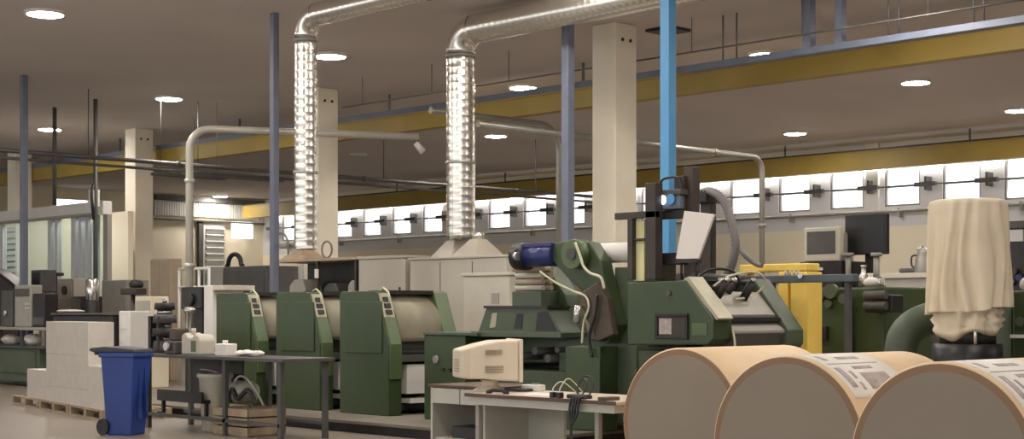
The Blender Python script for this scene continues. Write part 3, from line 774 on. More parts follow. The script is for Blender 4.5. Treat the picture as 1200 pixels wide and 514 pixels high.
# brown heap and hoops on rack top
yy = yx(352, br[0]+.3)
hp = MB((br[0]+.35, yy, zt))
for k in range(7):
    hp.box(br[0]+.1+.02*k, br[0]+.6-.01*k, yy-.42+.05*k, yy+.42-.07*k, zt+.028*k, zt+.028*k+.026, R=rz(random.uniform(-.12, .12)))
tag(hp.build('cardboard_sheets', 'board', bevel=.004), 'pile of brown cardboard sheets on the rack worktop left of the spiral duct', 'cardboard')
yy = yx(383, br[0]+.3); R0 = .17
hoop = MB((br[0]+.3, yy, zt)).tube(arc((br[0]+.3, yy, zt+R0), R0-.02, 0, 2*PI, 24, (0,1,0), (0,0,1)), .018, 8, cap=False)
tag(hoop.build('cable_hoop', 'hose'), 'round grey hoop standing on the rack right of the spiral duct', 'hoop')
yy = yx(329, br[0]+.3); R0 = .30
hp = MB((br[0]+.3, yy, zt)).tube([(br[0]+.3, yy-R0*.8, zt)]+arc((br[0]+.3, yy, zt+.28), R0*.8, 0, PI, 14, (0,-1,0), (0,0,1))+[(br[0]+.3, yy+R0*.8, zt)], .02, 8)
tag(hp.build('cable_hoop', 'hose'), 'tall arched grey loop at the left end of the rack', 'hoop')
# curved hose right of end-wall window
# ================================================================== PAPER ROLLS
def roll(x, y, label, r=.605, L=1.4, lab=True):
    t = thing('paper_roll', label, 'paper roll', (x, y, 0), 0, 'large kraft paper rolls')
    ch = .012
    n = 72
    b = MB()
    rings = []
    for (xx, rr) in ((0, r-ch), (ch, r), (L-ch, r), (L, r-ch)):
        rings.append([b.bm.verts.new((xx, rr*math.cos(2*PI*k/n), r+rr*math.sin(2*PI*k/n))) for k in range(n)])
    for a_, c_ in zip(rings, rings[1:]):
        for k in range(n):
            f = b.bm.faces.new([a_[k], a_[(k+1) % n], c_[(k+1) % n], c_[k]]); f.smooth = True
    b.bm.faces.new(rings[0][::-1]); b.bm.faces.new(rings[-1])
    b.build('wrapper', 'kraft', t)
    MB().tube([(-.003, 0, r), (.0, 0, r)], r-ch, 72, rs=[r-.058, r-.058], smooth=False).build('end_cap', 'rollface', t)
    MB().tube([(-.001, 0, r), (.004, 0, r)], r-ch, 72, rs=[r-.014, r-.014], smooth=False).build('end_rim', 'rollrim', t)
    if lab:
        # paper label wrapped over the right-hand shoulder; smaller printed marks on it
        def patch(x0_, x1_, a0, a1, rr, nm, m_, par):
            q = MB(); n_ = 14; A = []
            for i in range(n_+1):
                a_ = a0+(a1-a0)*i/n_
                A.append([q.bm.verts.new((xx, -rr_*math.cos(a_), r+rr_*math.sin(a_))) for xx, rr_ in ((x0_, rr), (x1_, rr), (x1_, r-.002), (x0_, r-.002))])
            for u_, v_ in zip(A, A[1:]):
                for k in range(4):
                    f = q.bm.faces.new([u_[k], u_[(k+1) % 4], v_[(k+1) % 4], v_[k]]); f.smooth = (k == 0)
            q.bm.faces.new(A[0][::-1]); q.bm.faces.new(A[-1])
            return q.build(nm, m_, par)
        lb = patch(.04, .74, math.radians(34), math.radians(88), r+.003, 'paper_label', 'paper', t)
        for (u0, u1, a0, a1) in ((.09, .15, 42, 60), (.20, .23, 40, 46), (.20, .23, 49, 56), (.30, .60, 40, 54), (.30, .52, 58, 61), (.08, .66, 64.2, 65), (.12, .17, 70, 78), (.30, .55, 71, 75)):
            patch(u0, u1, math.radians(a0), math.radians(a1), r+.005, 'printed_mark', 'ink', lb)
    return t
r1 = roll(9.16, 7.52, 'leftmost and farthest of the three big kraft paper rolls', lab=False)
r2 = roll(8.12, 5.77, 'middle one of the three big kraft paper rolls')
r3 = roll(7.72, 4.42, 'rightmost and nearest of the three big kraft paper rolls, cut by the photo corner')
# ================================================================== DESKS AND COMPUTER
def desk(px0, px1, x, dx, ztop, label, legs, ped=None):
    ya, yb = yx(px1, x), yx(px0, x)
    t = thing('desk', label, 'desk', (x, ya, 0)); o_ = t.location
    MB(o_).box(x, x+dx, ya, yb, ztop-.028, ztop).build('desk_top', 'desk', t, bevel=.004)
    MB(o_).box(x-.008, x, ya, yb, ztop-.03, ztop+.002).build('edge_band', 'edge', t)
    if ped:
        pa, pb = ped
        MB(o_).box(x+.03, x+dx-.05, pa, pb, 0, ztop-.18).build('pedestal', 'deskw', t, bevel=.004)
        for q in range(2):
            w_ = (yb-ya-.04)/2
            dd = MB(o_).box(x+.01, x+dx-.05, ya+.02+w_*q+.01, ya+.02+w_*(q+1)-.01, ztop-.17, ztop-.03).build('drawer', 'deskw', t, bevel=.004)
            MB(o_).box(x-.01, x+.01, ya+.02+w_*q+w_/2-.05, ya+.02+w_*q+w_/2+.05, ztop-.10, ztop-.085).build('handle', 'dark', dd)
    else:
        MB(o_).box(x+.02, x+dx-.02, ya+.04, yb-.04, ztop-.10, ztop-.03).build('apron', 'deskw', t)
    for yy in legs:
        for xx in (x+.03, x+dx-.08):
            MB(o_).box(xx, xx+.045, yy, yy+.045, 0, ztop-.03).build('leg', 'grey', t)
    return t, ya, yb
DZ = .75
xd = 9.2
td, dya, dyb = desk(545, 722, xd, .85, DZ, 'long wooden topped desk carrying cables and the old monitor', ())
o_ = td.location
for yy in (dya+.25, dyb-.12):
    for xx in (xd+.06, xd+.72): MB(o_).box(xx, xx+.045, yy, yy+.045, 0, DZ-.10).build('leg', 'grey', td)
MB(o_).box(xd+.10, xd+.70, dyb-.16, dyb-.13, 0, DZ-.1).build('side_panel', 'deskw', td)
MB(o_).box(xd+.66, xd+.69, dyb-.62, dyb-.16, 0.02, DZ-.1).build('back_panel', 'deskw', td)
xd2 = 9.95
t2_, ya2, yb2 = desk(502, 566, xd2, .7, DZ+.01, 'small grey desk with drawers behind the long one, left of the monitor', (), ped=(0, 0.001)) if False else (None, 0, 0)
ya2, yb2 = yx(575, xd2+.12), yx(503, xd2+.12); xx2 = xd2+.14
t = thing('desk', 'small pale desk with two drawers, left of the monitor', 'desk', (xx2, ya2, 0)); o_ = t.location
MB(o_).box(xx2-.02, xx2+.7, ya2-.02, yb2+.02, DZ-.028, DZ).build('desk_top', 'edge', t, bevel=.004)
MB(o_).box(xx2, xx2+.66, yb2-.03, yb2, 0, DZ-.03).build('side_panel', 'deskw', t)
MB(o_).box(xx2, xx2+.66, ya2, ya2+.03, 0, DZ-.03).build('side_panel', 'deskw', t)
MB(o_).box(xx2+.62, xx2+.66, ya2+.03, yb2-.03, .0, DZ-.03).build('back_panel', 'deskw', t)
MB(o_).box(xx2+.04, xx2+.60, ya2+.03, yb2-.03, .18, .21).build('shelf', 'deskw', t)
wq = (yb2-ya2-.06)/2
for q in range(2):
    dd = MB(o_).box(xx2-.015, xx2+.5, ya2+.03+wq*q+.008, ya2+.03+wq*(q+1)-.008, DZ-.19, DZ-.035).build('drawer', 'deskw', t, bevel=.004)
# black boxes on shelf
yb_ = ya2+.3
tag(MB((xx2+.3, yb_, .21)).box(xx2+.08, xx2+.4, yb_, yb_+.38, .21, .33).build('storage_box', 'black', bevel=.01), 'low black box on the lower shelf of the small desk', 'box')
# monitor: rear towards the left, screen to the right
mx, my = xd+.42, yx(577, xd+.42)
t = thing('crt_monitor', 'old beige computer monitor seen from behind on the desk', 'monitor', (mx, my+.03, DZ), rz=1.08); t.scale = (1.08, 1.08, 1.04); 
# local: screen faces -y, rear points +y
bz = .13
mon = MB()
def loft(secs, m=0, mb=None):
    rr = []
    for (y_, hw, z0_, z1_) in secs:
        rr.append([mb.bm.verts.new((-hw, y_, z0_)), mb.bm.verts.new((hw, y_, z0_)), mb.bm.verts.new((hw, y_, z1_)), mb.bm.verts.new((-hw, y_, z1_))])
    for a_, b_ in zip(rr, rr[1:]):
        for k in range(4):
            f = mb.bm.faces.new([a_[k], a_[(k+1) % 4], b_[(k+1) % 4], b_[k]]); f.material_index = m
    mb.bm.faces.new(rr[0][::-1]); mb.bm.faces.new(rr[-1])
loft([(-.20, .215, .09, .46), (-.02, .210, .10, .455), (.10, .19, .115, .43), (.22, .165, .115, .40), (.30, .16, .125, .375)], 0, mon)
mo = mon.build('housing', 'beige', t, bevel=.018)
MB().box(-.225, .225, -.235, -.20, .08, .47).build('bezel', 'beige', t, bevel=.012)
MB().box(-.185, .185, -.240, -.233, .13, .43).build('screen', 'black', t, bevel=.004)
for z0_, z1_, y0_, y1_ in ((.33, .38, -.05, .10), (.17, .24, -.06, .10)):
    vb = MB()
    for k in range(5): vb.box(-.215, -.198, y0_, y1_, z0_+(z1_-z0_)*k/5, z0_+(z1_-z0_)*(k+.55)/5)
    vb.build('side_vent', 'vent', t)
vb = MB()
for k in range(6): vb.box(-.09, .09, .298, .304, .18+.02*k, .19+.02*k)
vb.build('rear_vent', 'vent', t)
MB().lathe((0,0,0), [(.15, 0), (.15, .012), (.12, .03), (.07, .045), (.07, .09), (.09, .10)], 28).build('stand', 'beige', t)
# desk clutter
def on_desk(px, dx_): 
    x = xd+dx_; return x, yx(px, x)
x, y = on_desk(600, .55)
t = thing('keyboard', 'dark keyboard lying on the desk beside the monitor', 'keyboard', (x, y, DZ), rz=.25)
MB().box(-.08, .08, -.2, .2, .0, .02).build('case', 'black', t, bevel=.006)
kb = MB()
for r_ in range(5):
    for c_ in range(14): kb.box(-.07+.028*r_, -.048+.028*r_, -.19+.027*c_, -.168+.027*c_, .02, .027)
kb.build('keys', 'dgrey', t)
x, y = on_desk(583, .13)
t = thing('telephone_handset', 'black handset lying on the desk in front of the monitor', 'handset', (x, y, DZ), rz=.1)
MB().tube([(0, -.1, .02), (0, -.05, .03), (0, .05, .03), (0, .1, .02)], .016, 10).build('grip', 'black', t)
for s_ in (-1, 1): MB().cyl((0, .1*s_, .0), (0, .1*s_, .03), .028, n=16).build('earpiece', 'black', t)
x, y = on_desk(635, .30)
tag(MB((x, y, DZ)).box(x-.15, x+.15, y-.22, y+.22, DZ, DZ+.006).build('paper_sheets', 'paper', bevel=.002), 'white sheets of paper lying flat mid desk', 'paper')
x, y = on_desk(625, .7)
t = thing('power_adapter', 'white electrical block with cords at the back of the desk', 'adapter', (x, y, DZ), rz=.2)
MB().box(-.06, .06, -.1, .1, 0, .06).build('block', 'white', t, bevel=.01)
MB().box(-.03, .03, -.06, .0, .06, .075).build('socket', 'steel', t, bevel=.004)
for k, (px, lb) in enumerate(((648, 'left one of two small black adapters on the desk edge'), (656, 'right one of two small black adapters on the desk edge'))):
    x, y = on_desk(px, .05)
    t = thing('charger', lb, 'adapter', (x, y, DZ), group='black adapters on the desk')
    MB().box(-.025, .025, -.025, .02, 0, .05).build('body', 'black', t, bevel=.005)
    MB().tube(smooth_path([(0, 0, .05), (.03, .02, .09), (.18, .06, .13+.03*k), (.40, .09, .02)]), .005, 6).build('cord', 'cablew', t)
x, y = on_desk(677, .12)
t = thing('cable_coil', 'black coiled cable with a plug heap near the desk end', 'cable', (x, y, DZ))
MB().tube(arc((.1, 0, .10), .09, 0, 2*PI, 20, (0,1,0), (.3,0,1)), .007, 6, cap=False).build('loop', 'cable', t)
MB().tube(arc((.12, .06, .09), .07, 0, 2*PI, 20, (.3,1,0), (.5,0,1)), .007, 6, cap=False).build('loop', 'cable', t)
MB().box(-.04, .06, -.12, .10, 0, .035).build('plug_block', 'black', t, bevel=.01)
t = thing('hanging_cable', 'black cables hanging down over the desk front edge', 'cable', (xd-.03, yx(675, xd), .2))
for k in range(4):
    yy = yx(672+3*k, xd); 
    MB(t.location).tube(smooth_path([(xd+.06, yy, DZ+.012), (xd-.02, yy, DZ+.014), (xd-.04, yy+.01, DZ-.12), (xd-.05, yy-.02+.03*k, .45), (xd-.03, yy-.06*k+.05, .1), (xd, yy-.05*k, .012)]), .011, 6).build('cord', 'cable', t)
yy = yx(712, xd+.1)
tag(MB((xd+.1, yy, DZ)).box(xd+.03, xd+.2, yy-.05, yy+.05, DZ, DZ+.03).build('small_box', 'copper', bevel=.005), 'small reddish brown box at the right end of the desk', 'box')

# ================================================================== BIN, PALLETS, WORK TABLE
p = pt(147, 18.15)
t = thing('wheelie_bin', 'blue wheeled rubbish bin with a dark lid at the table end', 'bin', (p.x, p.y, 0), rz=math.radians(28)); t.scale = (.74, .80, 1)
# local: front faces -x, wheels on +y side (left in the photo)
def taper(mb, x0,x1,y0,y1,z0, X0,X1,Y0,Y1,z1, m=0):
    v0 = [mb.bm.verts.new(Vector(q)-mb.o) for q in ((x0,y0,z0),(x1,y0,z0),(x1,y1,z0),(x0,y1,z0))]
    v1 = [mb.bm.verts.new(Vector(q)-mb.o) for q in ((X0,Y0,z1),(X1,Y0,z1),(X1,Y1,z1),(X0,Y1,z1))]
    fs = [mb.bm.faces.new(v0[::-1]), mb.bm.faces.new(v1)]+[mb.bm.faces.new([v0[i], v0[(i+1) % 4], v1[(i+1) % 4], v1[i]]) for i in range(4)]
    for f in fs: f.material_index = m
    return mb
b = MB(); taper(b, -.22,.22,-.22,.20,.0, -.28,.28,-.30,.27,.96); b.build('body', 'bin', t, bevel=.02)
MB().box(-.30, .30, -.32, .30, .94, 1.0).build('rim', 'bin', t, bevel=.015)
MB().prism([(-.33, 1.0), (.38, 1.0), (.46, 1.02), (.44, 1.05), (.2, 1.07), (-.3, 1.04)], -.30, .30).build('lid', 'binlid', t, bevel=.01)
MB().cyl((-.26, .37, .99), (.26, .37, .99), .022, n=12).build('handle', 'binlid', t)
for s_ in (-1, 1):
    MB().box(.2*s_-.015, .2*s_+.015, .28, .37, .975, 1.005).build('handle_bracket', 'binlid', t)
    wh = MB().cyl((.25*s_-.03, .24, .10), (.25*s_+.03, .24, .10), .10, n=24).build('wheel', 'black', t)
    MB().box(.08*s_-.01, .08*s_+.01, -.31, -.25, .2, .9, R=rx(-.07)).build('rib', 'bin', t)
# pallets in a row, slightly turned
pa, pb = Vector((pt(14, 24.2).x, pt(14, 24.2).y, 0)), Vector((pt(119, 20.4).x, pt(119, 20.4).y, 0))
dd = (pb-pa); LL = dd.length; dd.normalize(); perp = Vector((-dd.y, dd.x, 0))
if perp.x < 0: perp = -perp
ang = math.atan2(dd.y, dd.x)
npal = 3; gap = .05; pl_ = (LL-gap*2)/3
def pallet(c, label):
    t = thing('wooden_pallet', label, 'pallet', (c.x, c.y, 0), rz=ang, group='wooden pallets under the white stacks')
    hw = pl_/2
    for k in range(6): 
        MB().box(-hw, hw, -.5+.18*k, -.5+.18*k+.10, .118, .14).build('deck_board', 'wood', t)
    for q in (-hw, -.05, hw-.10):
        MB().box(q, q+.10, -.5, .5, .096, .118).build('stringer_board', 'wood', t)
        for s_ in (-.5, -.06, .38): MB().box(q, q+.10, s_, s_+.12, .02, .096).build('block', 'wood', t)
    for s_ in (-.5, -.06, .38): MB().box(-hw, hw, s_, s_+.12, 0, .02).build('bottom_board', 'wood', t)
    return t
cs = [pa+dd*(pl_/2+(pl_+gap)*k)+perp*.5 for k in range(3)]
p0_ = pallet(cs[0], 'left one of the three wooden pallets in a row')
for k, lb in ((1, 'middle one of the three wooden pallets, under the tall wrapped stack'), (2, 'right one of the three wooden pallets, beside the blue bin')):
    c_ = copy_tree(p0_); c_.location = (cs[k].x, cs[k].y, 0); c_['label'] = lb
def stack(px0, px1, pyt, D, depth, label, nb=1, mm='paper2', lump=.008, wr=0):
    # block sitting on pallets, px0..px1 wide on its near-left face
    pm = pt((px0+px1)/2, D)
    a_, b_ = pt(px0, D), pt(px1, D)
    zt_ = zp(pyt, D)
    t = thing('paper_stack', label, 'paper stack', (0, 0, .14), rz=ang, group='white paper stacks on pallets')
    return t, zt_
def wrapped(s0, s1, d0, d1, ztop, label, layers, mm='paper2'):
    # s along the pallet row from pa, d depth behind front edge
    c = pa+dd*((s0+s1)/2)+perp*((d0+d1)/2)
    t = thing('paper_stack', label, 'paper stack', (c.x, c.y, .14), rz=ang, group='white paper stacks on pallets')
    hw, hd, hh = (s1-s0)/2, (d1-d0)/2, ztop-.14
    for k in range(layers):
        z0_ = hh*k/layers; z1_ = hh*(k+1)/layers
        j = random.uniform(-.008, .008)
        MB().box(-hw+j*.4, hw+j*.4, -hd+j*.4, hd+j*.4, z0_, z1_).build('ream_layer', mm, t, bevel=.004)
    return t
def s_of(px):   # distance along the row for a sight line
    best = None
    r = (px-600)/F
    # solve pa+dd*s on ray
    rd = Vector((SA*r+CA, -CA*r+SA)); 
    # cross((pa+dd*s), rd)=0
    s_ = -(pa.x*rd.y-pa.y*rd.x)/(dd.x*rd.y-dd.y*rd.x); return s_
s1_, s2_, s3_ = s_of(27), s_of(53), s_of(99)
D1 = 21.8
q1 = pa+dd*s_of(90)
wrapped(s_of(52), s_of(101), .03, .40, zp(377, dep(q1.x, q1.y)), 'tall white wrapped paper stack on the middle pallet', 5)
q1 = pa+dd*s_of(38)
wrapped(s_of(28), s_of(51), .05, .35, zp(433, dep(q1.x, q1.y)), 'small white block of paper left of the tall stack', 1)
q1 = pa+dd*s_of(110)
wrapped(s_of(99), s_of(119), .03, .25, zp(429, dep(q1.x, q1.y)), 'low white paper block right of the tall stack by the bin', 1)
q1 = pa+dd*s_of(115)
# work table
xw = 10.0; TZ = .95
yA, yB = yx(331, xw), yx(160, xw)
t = thing('work_table', 'long dark steel work table in front of the press', 'table', (xw, yA, 0)); o_ = t.location
MB(o_).box(xw, xw+.75, yA, yB, TZ-.04, TZ).build('table_top', 'dgrey', t, bevel=.004)
for px in (327, 262, 172):
    yy = yx(px, xw+.03)
    for xx in (xw+.03, xw+.66): MB(o_).box(xx, xx+.055, yy-.03, yy+.03, 0, TZ-.04).build('leg', 'dgrey', t)
for xx in (xw+.03, xw+.67): MB(o_).box(xx, xx+.045, yA+.1, yB-.05, .16, .20).build('stretcher', 'dgrey', t)
MB(o_).box(xw+.08, xw+.6, yx(232, xw), yx(178, xw), .36, .40).build('lower_shelf', 'dark', t)
MB(o_).box(xw+.05, xw+.08, yx(232, xw), yx(180, xw), .36, .50).build('shelf_lip', 'dark', t)
MB(o_).box(xw+.6, xw+.62, yx(236, xw), yx(178, xw), .4, TZ-.04).build('back_sheet', 'dark', t)
for yy in (yx(232, xw), yx(182, xw)): MB(o_).box(xw+.10, xw+.14, yy-.02, yy+.02, .20, .36).build('shelf_leg', 'dark', t)
def on_table(px, dx_=.3):
    x = xw+dx_; return x, yx(px, x)
# tall steel part stack at left end
x, y = on_table(193, .38); D = dep(x, y); k_ = D/F
t = thing('gear_assembly', 'tall dark machine part with bright rings standing at the left end of the work table', 'machine part', (x, y, TZ)); t.scale = (1, 1, 1.15)
zz = 0
for (hh, r_, m_) in ((.14, .15, 'dgrey'), (.05, .10, 'steel'), (.09, .16, 'dark'), (.06, .09, 'steel'), (.10, .15, 'dgrey'), (.05, .10, 'steel'), (.08, .13, 'dark')):
    MB().cyl((0,0,zz), (0,0,zz+hh), r_*1.05, r_*.98, n=20).build('ring' if m_ == 'steel' else 'gear', m_, t); zz += hh
MB().cyl((.0,.0,zz), (.0,.0,zz+.05), .03, n=12).build('spindle', 'steel', t)
for s_ in (-1, 1): MB().box(-.14, -.04, .10*s_+.02, .10*s_+.09, 0, .42).build('bracket', 'dark', t, bevel=.01)
x, y = on_table(209, .22)
t = thing('gearbox_part', 'brownish grey motor block on the table beside the tall part', 'machine part', (x, y, TZ))
MB().box(-.13, .13, -.13, .13, 0, .17).build('base_block', 'dgrey', t, bevel=.02)
MB().box(-.09, .10, -.10, .08, .17, .33).build('upper_block', 'copper', t, bevel=.02)
MB().cyl((-.14, 0, .10), (-.19, 0, .10), .055, n=20).build('flange', 'steel', t)
x, y = on_table(222, .5)
t = thing('steel_cylinder', 'upright bright steel cylinder on the table', 'cylinder', (x, y, TZ))
MB().lathe((0,0,0), [(.07, 0), (.07, .03), (.055, .04), (.055, .52), (.075, .54), (.075, .58), (.04, .60)], 24).build('tube', 'steel', t)
x, y = on_table(232, .25)
t = thing('white_housing', 'greenish white plastic housing in the middle of the work table', 'machine part', (x, y, TZ))
MB().prism([(-.22, 0), (.20, 0), (.20, .24), (.12, .28), (.05, .22), (-.04, .22), (-.10, .27), (-.18, .24), (-.22, .18)], -.12, .12).build('shell', 'cabl', t, bevel=.02)
MB().box(-.13, -.12, -.14, -.04, .04, .18).build('opening', 'green2', t)
MB().cyl((0, .1, .26), (0, .1, .33), .03, n=12).build('nozzle', 'cabl', t)
x, y = on_table(264, .25)
t = thing('white_fitting', 'small white box with a knob on top on the work table', 'machine part', (x, y, TZ))
MB().box(-.09, .09, -.13, .10, 0, .15).build('box', 'paper', t, bevel=.015)
MB().cyl((0, 0, .15), (0, 0, .19), .035, n=16).build('knob', 'paper', t)
MB().box(-.06, .06, .10, .15, .04, .11).build('connector', 'dark', t, bevel=.01)
for k, (px, lb) in enumerate(((287, 'crumpled white rag left of the table end'), (300, 'crumpled pale rag at the right end of the table'))):
    x, y = on_table(px, .25)
    rg = MB((x, y, TZ))
    rg.ball((x, y, TZ+.035), .10, .12, .035)
    for v in rg.bm.verts:
        v.co += Vector((random.uniform(-.02, .02), random.uniform(-.02, .02), random.uniform(-.0, .015)))
    tag(rg.build('cleaning_rag', 'paper'), lb, 'rag', 'rags on the work table')
# below table
x, y = xw+.32, yx(252, xw+.32)
t = thing('plastic_bucket', 'pale plastic bucket with a rim standing on the floor under the table', 'bucket', (x, y, 0))
MB().lathe((0,0,0), [(.15, 0), (.16, .02), (.20, .66), (.225, .68), (.225, .72), (.20, .72)], 28).build('pail', 'cabl', t)
MB().tube(arc((0,0,.70), .215, 0, PI, 16, (0,1,0), (-.8,0,.35)), .008, 6).build('handle', 'grey', t)
x, y = xw+.35, yx(292, xw+.35)
t = thing('wooden_crate', 'low wooden crate on the floor under the right half of the table', 'crate', (x, y, 0))
for q in (-1, 1):
    for k in range(3):
        MB().box(-.27, .27, .36*q-.01, .36*q+.01, .02+.11*k, .11+.11*k).build('end_slat', 'wood', t)
        MB().box(.27*q-.01, .27*q+.01, -.37, .37, .02+.11*k, .11+.11*k).build('side_slat', 'wood', t)
MB().box(-.26, .26, -.35, .35, 0, .02).build('bottom', 'wood', t)
MB().box(-.26, .26, -.35, .35, .28, .30).build('inner_shelf', 'wood', t)
t = thing('parts_heap', 'bundle of pale cloth and dark straps piled on the crate under the table', 'bundle', (x, y, .35))
hb = MB(); hb.ball((0, .12, .15), .2, .22, .14)
for v in hb.bm.verts: v.co += Vector((random.uniform(-.02, .02), random.uniform(-.02, .02), random.uniform(0, .03)))
hb.build('cloth_bundle', 'grey', t)
MB().tube(smooth_path([(-.2, .2, .02), (-.18, .1, .2), (-.2, -.05, .10), (-.15, -.2, .2), (-.1, -.3, .02)]), .03, 8).build('strap', 'cable', t)
MB().tube(smooth_path([(-.1, .3, .02), (-.05, .2, .32), (-.05, 0, .34), (-.05, -.2, .2), (0, -.3, .02)]), .014, 8).build('hose_loop', 'cabl', t)

# ================================================================== LEFT BACKGROUND
def cab(name, label, cat, px0, px1, py0, py1, x, dx, m_, parts=(), z0=0, bevel=.02, group=None):
    b = pbox(px0, px1, py0, py1, x, dx, z0)
    t = thing(name, label, cat, (b[0], b[2], b[4]), 0, group)
    MB(t.location).b6(b).build('body', m_, t, bevel=bevel)
    D = dep(x, (b[2]+b[3])/2)
    for (nm, a0, a1, b0, b1, th, mm) in parts:
        q = pbox(a0, a1, b0, b1, x, 0)
        MB(t.location).b6([x-th, x, q[2], q[3], q[4], q[5]]).build(nm, mm, t, bevel=min(.008, th*.3))
    return t, b
# tan tall cabinet on a dark base
t, b = cab('tan_cabinet', 'tall tan cabinet right of the left white column', 'cabinet', 176, 200, 303, 350, 17.0, .28, 'tan', (('door', 177, 187, 305, 349, .015, 'tan'), ('door', 188, 199, 305, 349, .015, 'tan')))
# green grey machine far left with tray
t, b = cab('trimming_machine', 'low grey green machine at the far left behind the pallets', 'machine', -30, 46, 407, 440, 13.75, .5, 'green3',
           (('front_panel', -25, 42, 410, 436, .02, 'green3'),), z0=.08)
o_ = t.location; zt = b[5]
MB(o_).b6([b[0]-.05, b[1]+.0, b[2]-.25, b[3], zt, zt+.04]).build('lower_table', 'dgrey', t, bevel=.01)
MB(o_).b6([b[0]-.02, b[1]-.05, b[2]-.2, b[3], zt+.36, zt+.42]).build('upper_table', 'grey', t, bevel=.01)
for k in range(4):
    yy = b[2]-.15+(b[3]-b[2]+.1)*k/3
    MB(o_).b6([b[0]+.05, b[0]+.11, yy-.03, yy+.03, zt+.04, zt+.36]).build('upright', 'dgrey', t)
for q in (b[2]+.1, b[3]-.2): MB(o_).b6([b[0]+.05, b[1]-.05, q, q+.1, 0, .08]).build('foot', 'dark', t)
for k, (px, hh, lb) in enumerate(((10, .22, 'left crumpled white paper heap inside the grey green machine'), (36, .24, 'right crumpled white paper heap inside the grey green machine'))):
    yy = yx(px, 13.9); rg = MB((13.9, yy, zt+.04)); rg.ball((13.95, yy, zt+.04+hh/2), .15, .26, hh/2)
    for v in rg.bm.verts: v.co += Vector((random.uniform(-.03, .03), random.uniform(-.03, .03), random.uniform(-.0, .02)))
    tag(rg.build('waste_paper', 'paper2'), lb, 'paper heap', 'waste paper heaps')
ztt = zt+.42
xl = 13.85
def small(name, label, cat, px0, px1, hh, dx_, m_, extra=None, zb=None, x=None, bevel=.02):
    x = xl if x is None else x
    ya, yb = yx(px1, x), yx(px0, x); zb_ = ztt if zb is None else zb
    t = thing(name, label, cat, (x, ya, zb_))
    MB(t.location).box(x, x+dx_, ya, yb, zb_, zb_+hh).build('body', m_, t, bevel=bevel)
    return t, ya, yb, zb_
Dl = dep(xl, yx(20, xl))
t, ya, yb, zb = small('control_terminal', 'pale grey rounded terminal with a keypad at the far left', 'terminal', 17, 36, zp(334, Dl)-ztt, .25, 'grey')
zz = zp(341, Dl)
MB(t.location).box(xl-.015, xl, ya+.05, yb-.05, zz-.10, zz+.05).build('display', 'dgrey', t, bevel=.01)
kp = MB(t.location)
for i in range(3):
    for j in range(2): kp.box(xl-.012, xl, ya+.06+.07*i, ya+.10+.07*i, zz-.28-.08*j, zz-.23-.08*j)
kp.build('keypad', 'cabl', t)
t, ya, yb, zb = small('dark_box', 'dark box directly right of the pale terminal', 'box', 38, 52, zp(344, Dl)-ztt, .3, 'black')
MB(t.location).box(xl-.01, xl, ya+.03, yb-.03, zb+.05, zb+.2).build('front_plate', 'dgrey', t)
t, ya, yb, zb = small('motor_box', 'dark machine block with a bright lens at the left photo edge', 'machine part', 1, 14, zp(340, Dl)-ztt, .3, 'dgrey')
MB(t.location).cyl((xl-.04, (ya+yb)/2, zb+.28), (xl, (ya+yb)/2, zb+.28), .055, n=16).build('lens', 'steel', t)
# black rounded cover
x = 14.9; ya, yb = yx(20, x), yx(-26, x); D = dep(x, ya); z0 = 0
pr = []
for i in range(9):
    q = i/8; yy = ya+(yb-ya)*q; pr.append((yy, zp(338-26*math.sin(q*PI*.55), D)))
o = MB((x, ya, 0)).prism([(ya, 0)]+pr+[(yb, 0)], x, x+.4)
tag(o.build('machine_cover', 'black', bevel=.05), 'black rounded machine cover at the extreme left edge', 'machine cover')
# row of cabinets/machines at D~34
XR = 17.6
t, b = cab('grey_cabinet', 'beige grey cabinet behind the dark monitor on the left', 'cabinet', 46, 66, 327, 380, 16.6, .6, 'cabg', (('door', 48, 64, 331, 375, .015, 'cabg'),))
t, b = cab('grey_cabinet', 'beige machine cabinet with a round dark port, left of the chrome cylinder', 'cabinet', 67, 86, 326, 380, 16.5, .6, 'cabg', (('panel', 69, 84, 329, 350, .015, 'cabl'),))
yy, zz = yx(77, 16.5), zp(340, dep(16.5, yx(77, 16.5)))
MB(t.location).cyl((16.44, yy, zz), (16.5, yy, zz), .10, n=18).build('port', 'black', t)
pl_x = 15.6
t, b = cab('monitor_cart', 'dark monitor with a grey shell standing behind the pale terminal', 'monitor', 36, 49, 316, 342, 15.4, .35, 'dgrey', (('screen', 38, 47, 319, 338, .01, 'black'),), z0=None)
zb = b[4]; 
MB(t.location).box(b[0]+.1, b[1]-.1, (b[2]+b[3])/2-.06, (b[2]+b[3])/2+.06, 0, zb).build('stand_column', 'grey', t)
MB(t.location).box(b[0]-.05, b[1]+.05, b[2]-.05, b[3]+.05, 0, .05).build('stand_foot', 'dgrey', t)
t = thing('desk_lamp', 'small dark lamp head on a thin stand at left, beside the beige cabinets', 'lamp', (15.9, yx(66, 15.9), 0))
y_ = yx(66, 15.9); z_ = zp(323, dep(15.9, y_))
MB(t.location).cyl((15.9, y_, .04), (15.9, y_, z_), .025, n=8).build('pole', 'dark', t)
MB(t.location).cyl((15.9, y_, 0), (15.9, y_, .04), .2, n=20).build('foot', 'dark', t)
MB(t.location).box(15.8, 16.0, y_-.18, y_+.18, z_, z_+.07).build('head', 'dark', t, bevel=.02)
t, b = cab('speaker_box', 'small black box left of the chrome cylinder', 'box', 83, 97, 347, 385, 15.2, .45, 'black', (('grille', 85, 95, 350, 380, .01, 'dgrey'),))
x = 15.0; y_ = yx(108, x); D = dep(x, y_)
t = thing('chrome_cylinder', 'bright metal canister on a dark base behind the white stack', 'canister', (x, y_, 0))
zt1, zt2 = zp(326, D), zp(352, D)
MB(t.location).lathe((x, y_, 0), [(.12, zt2), (.13, zt2+.02), (.13, zt1-.03), (.10, zt1)], 24).build('shell', 'steel', t)
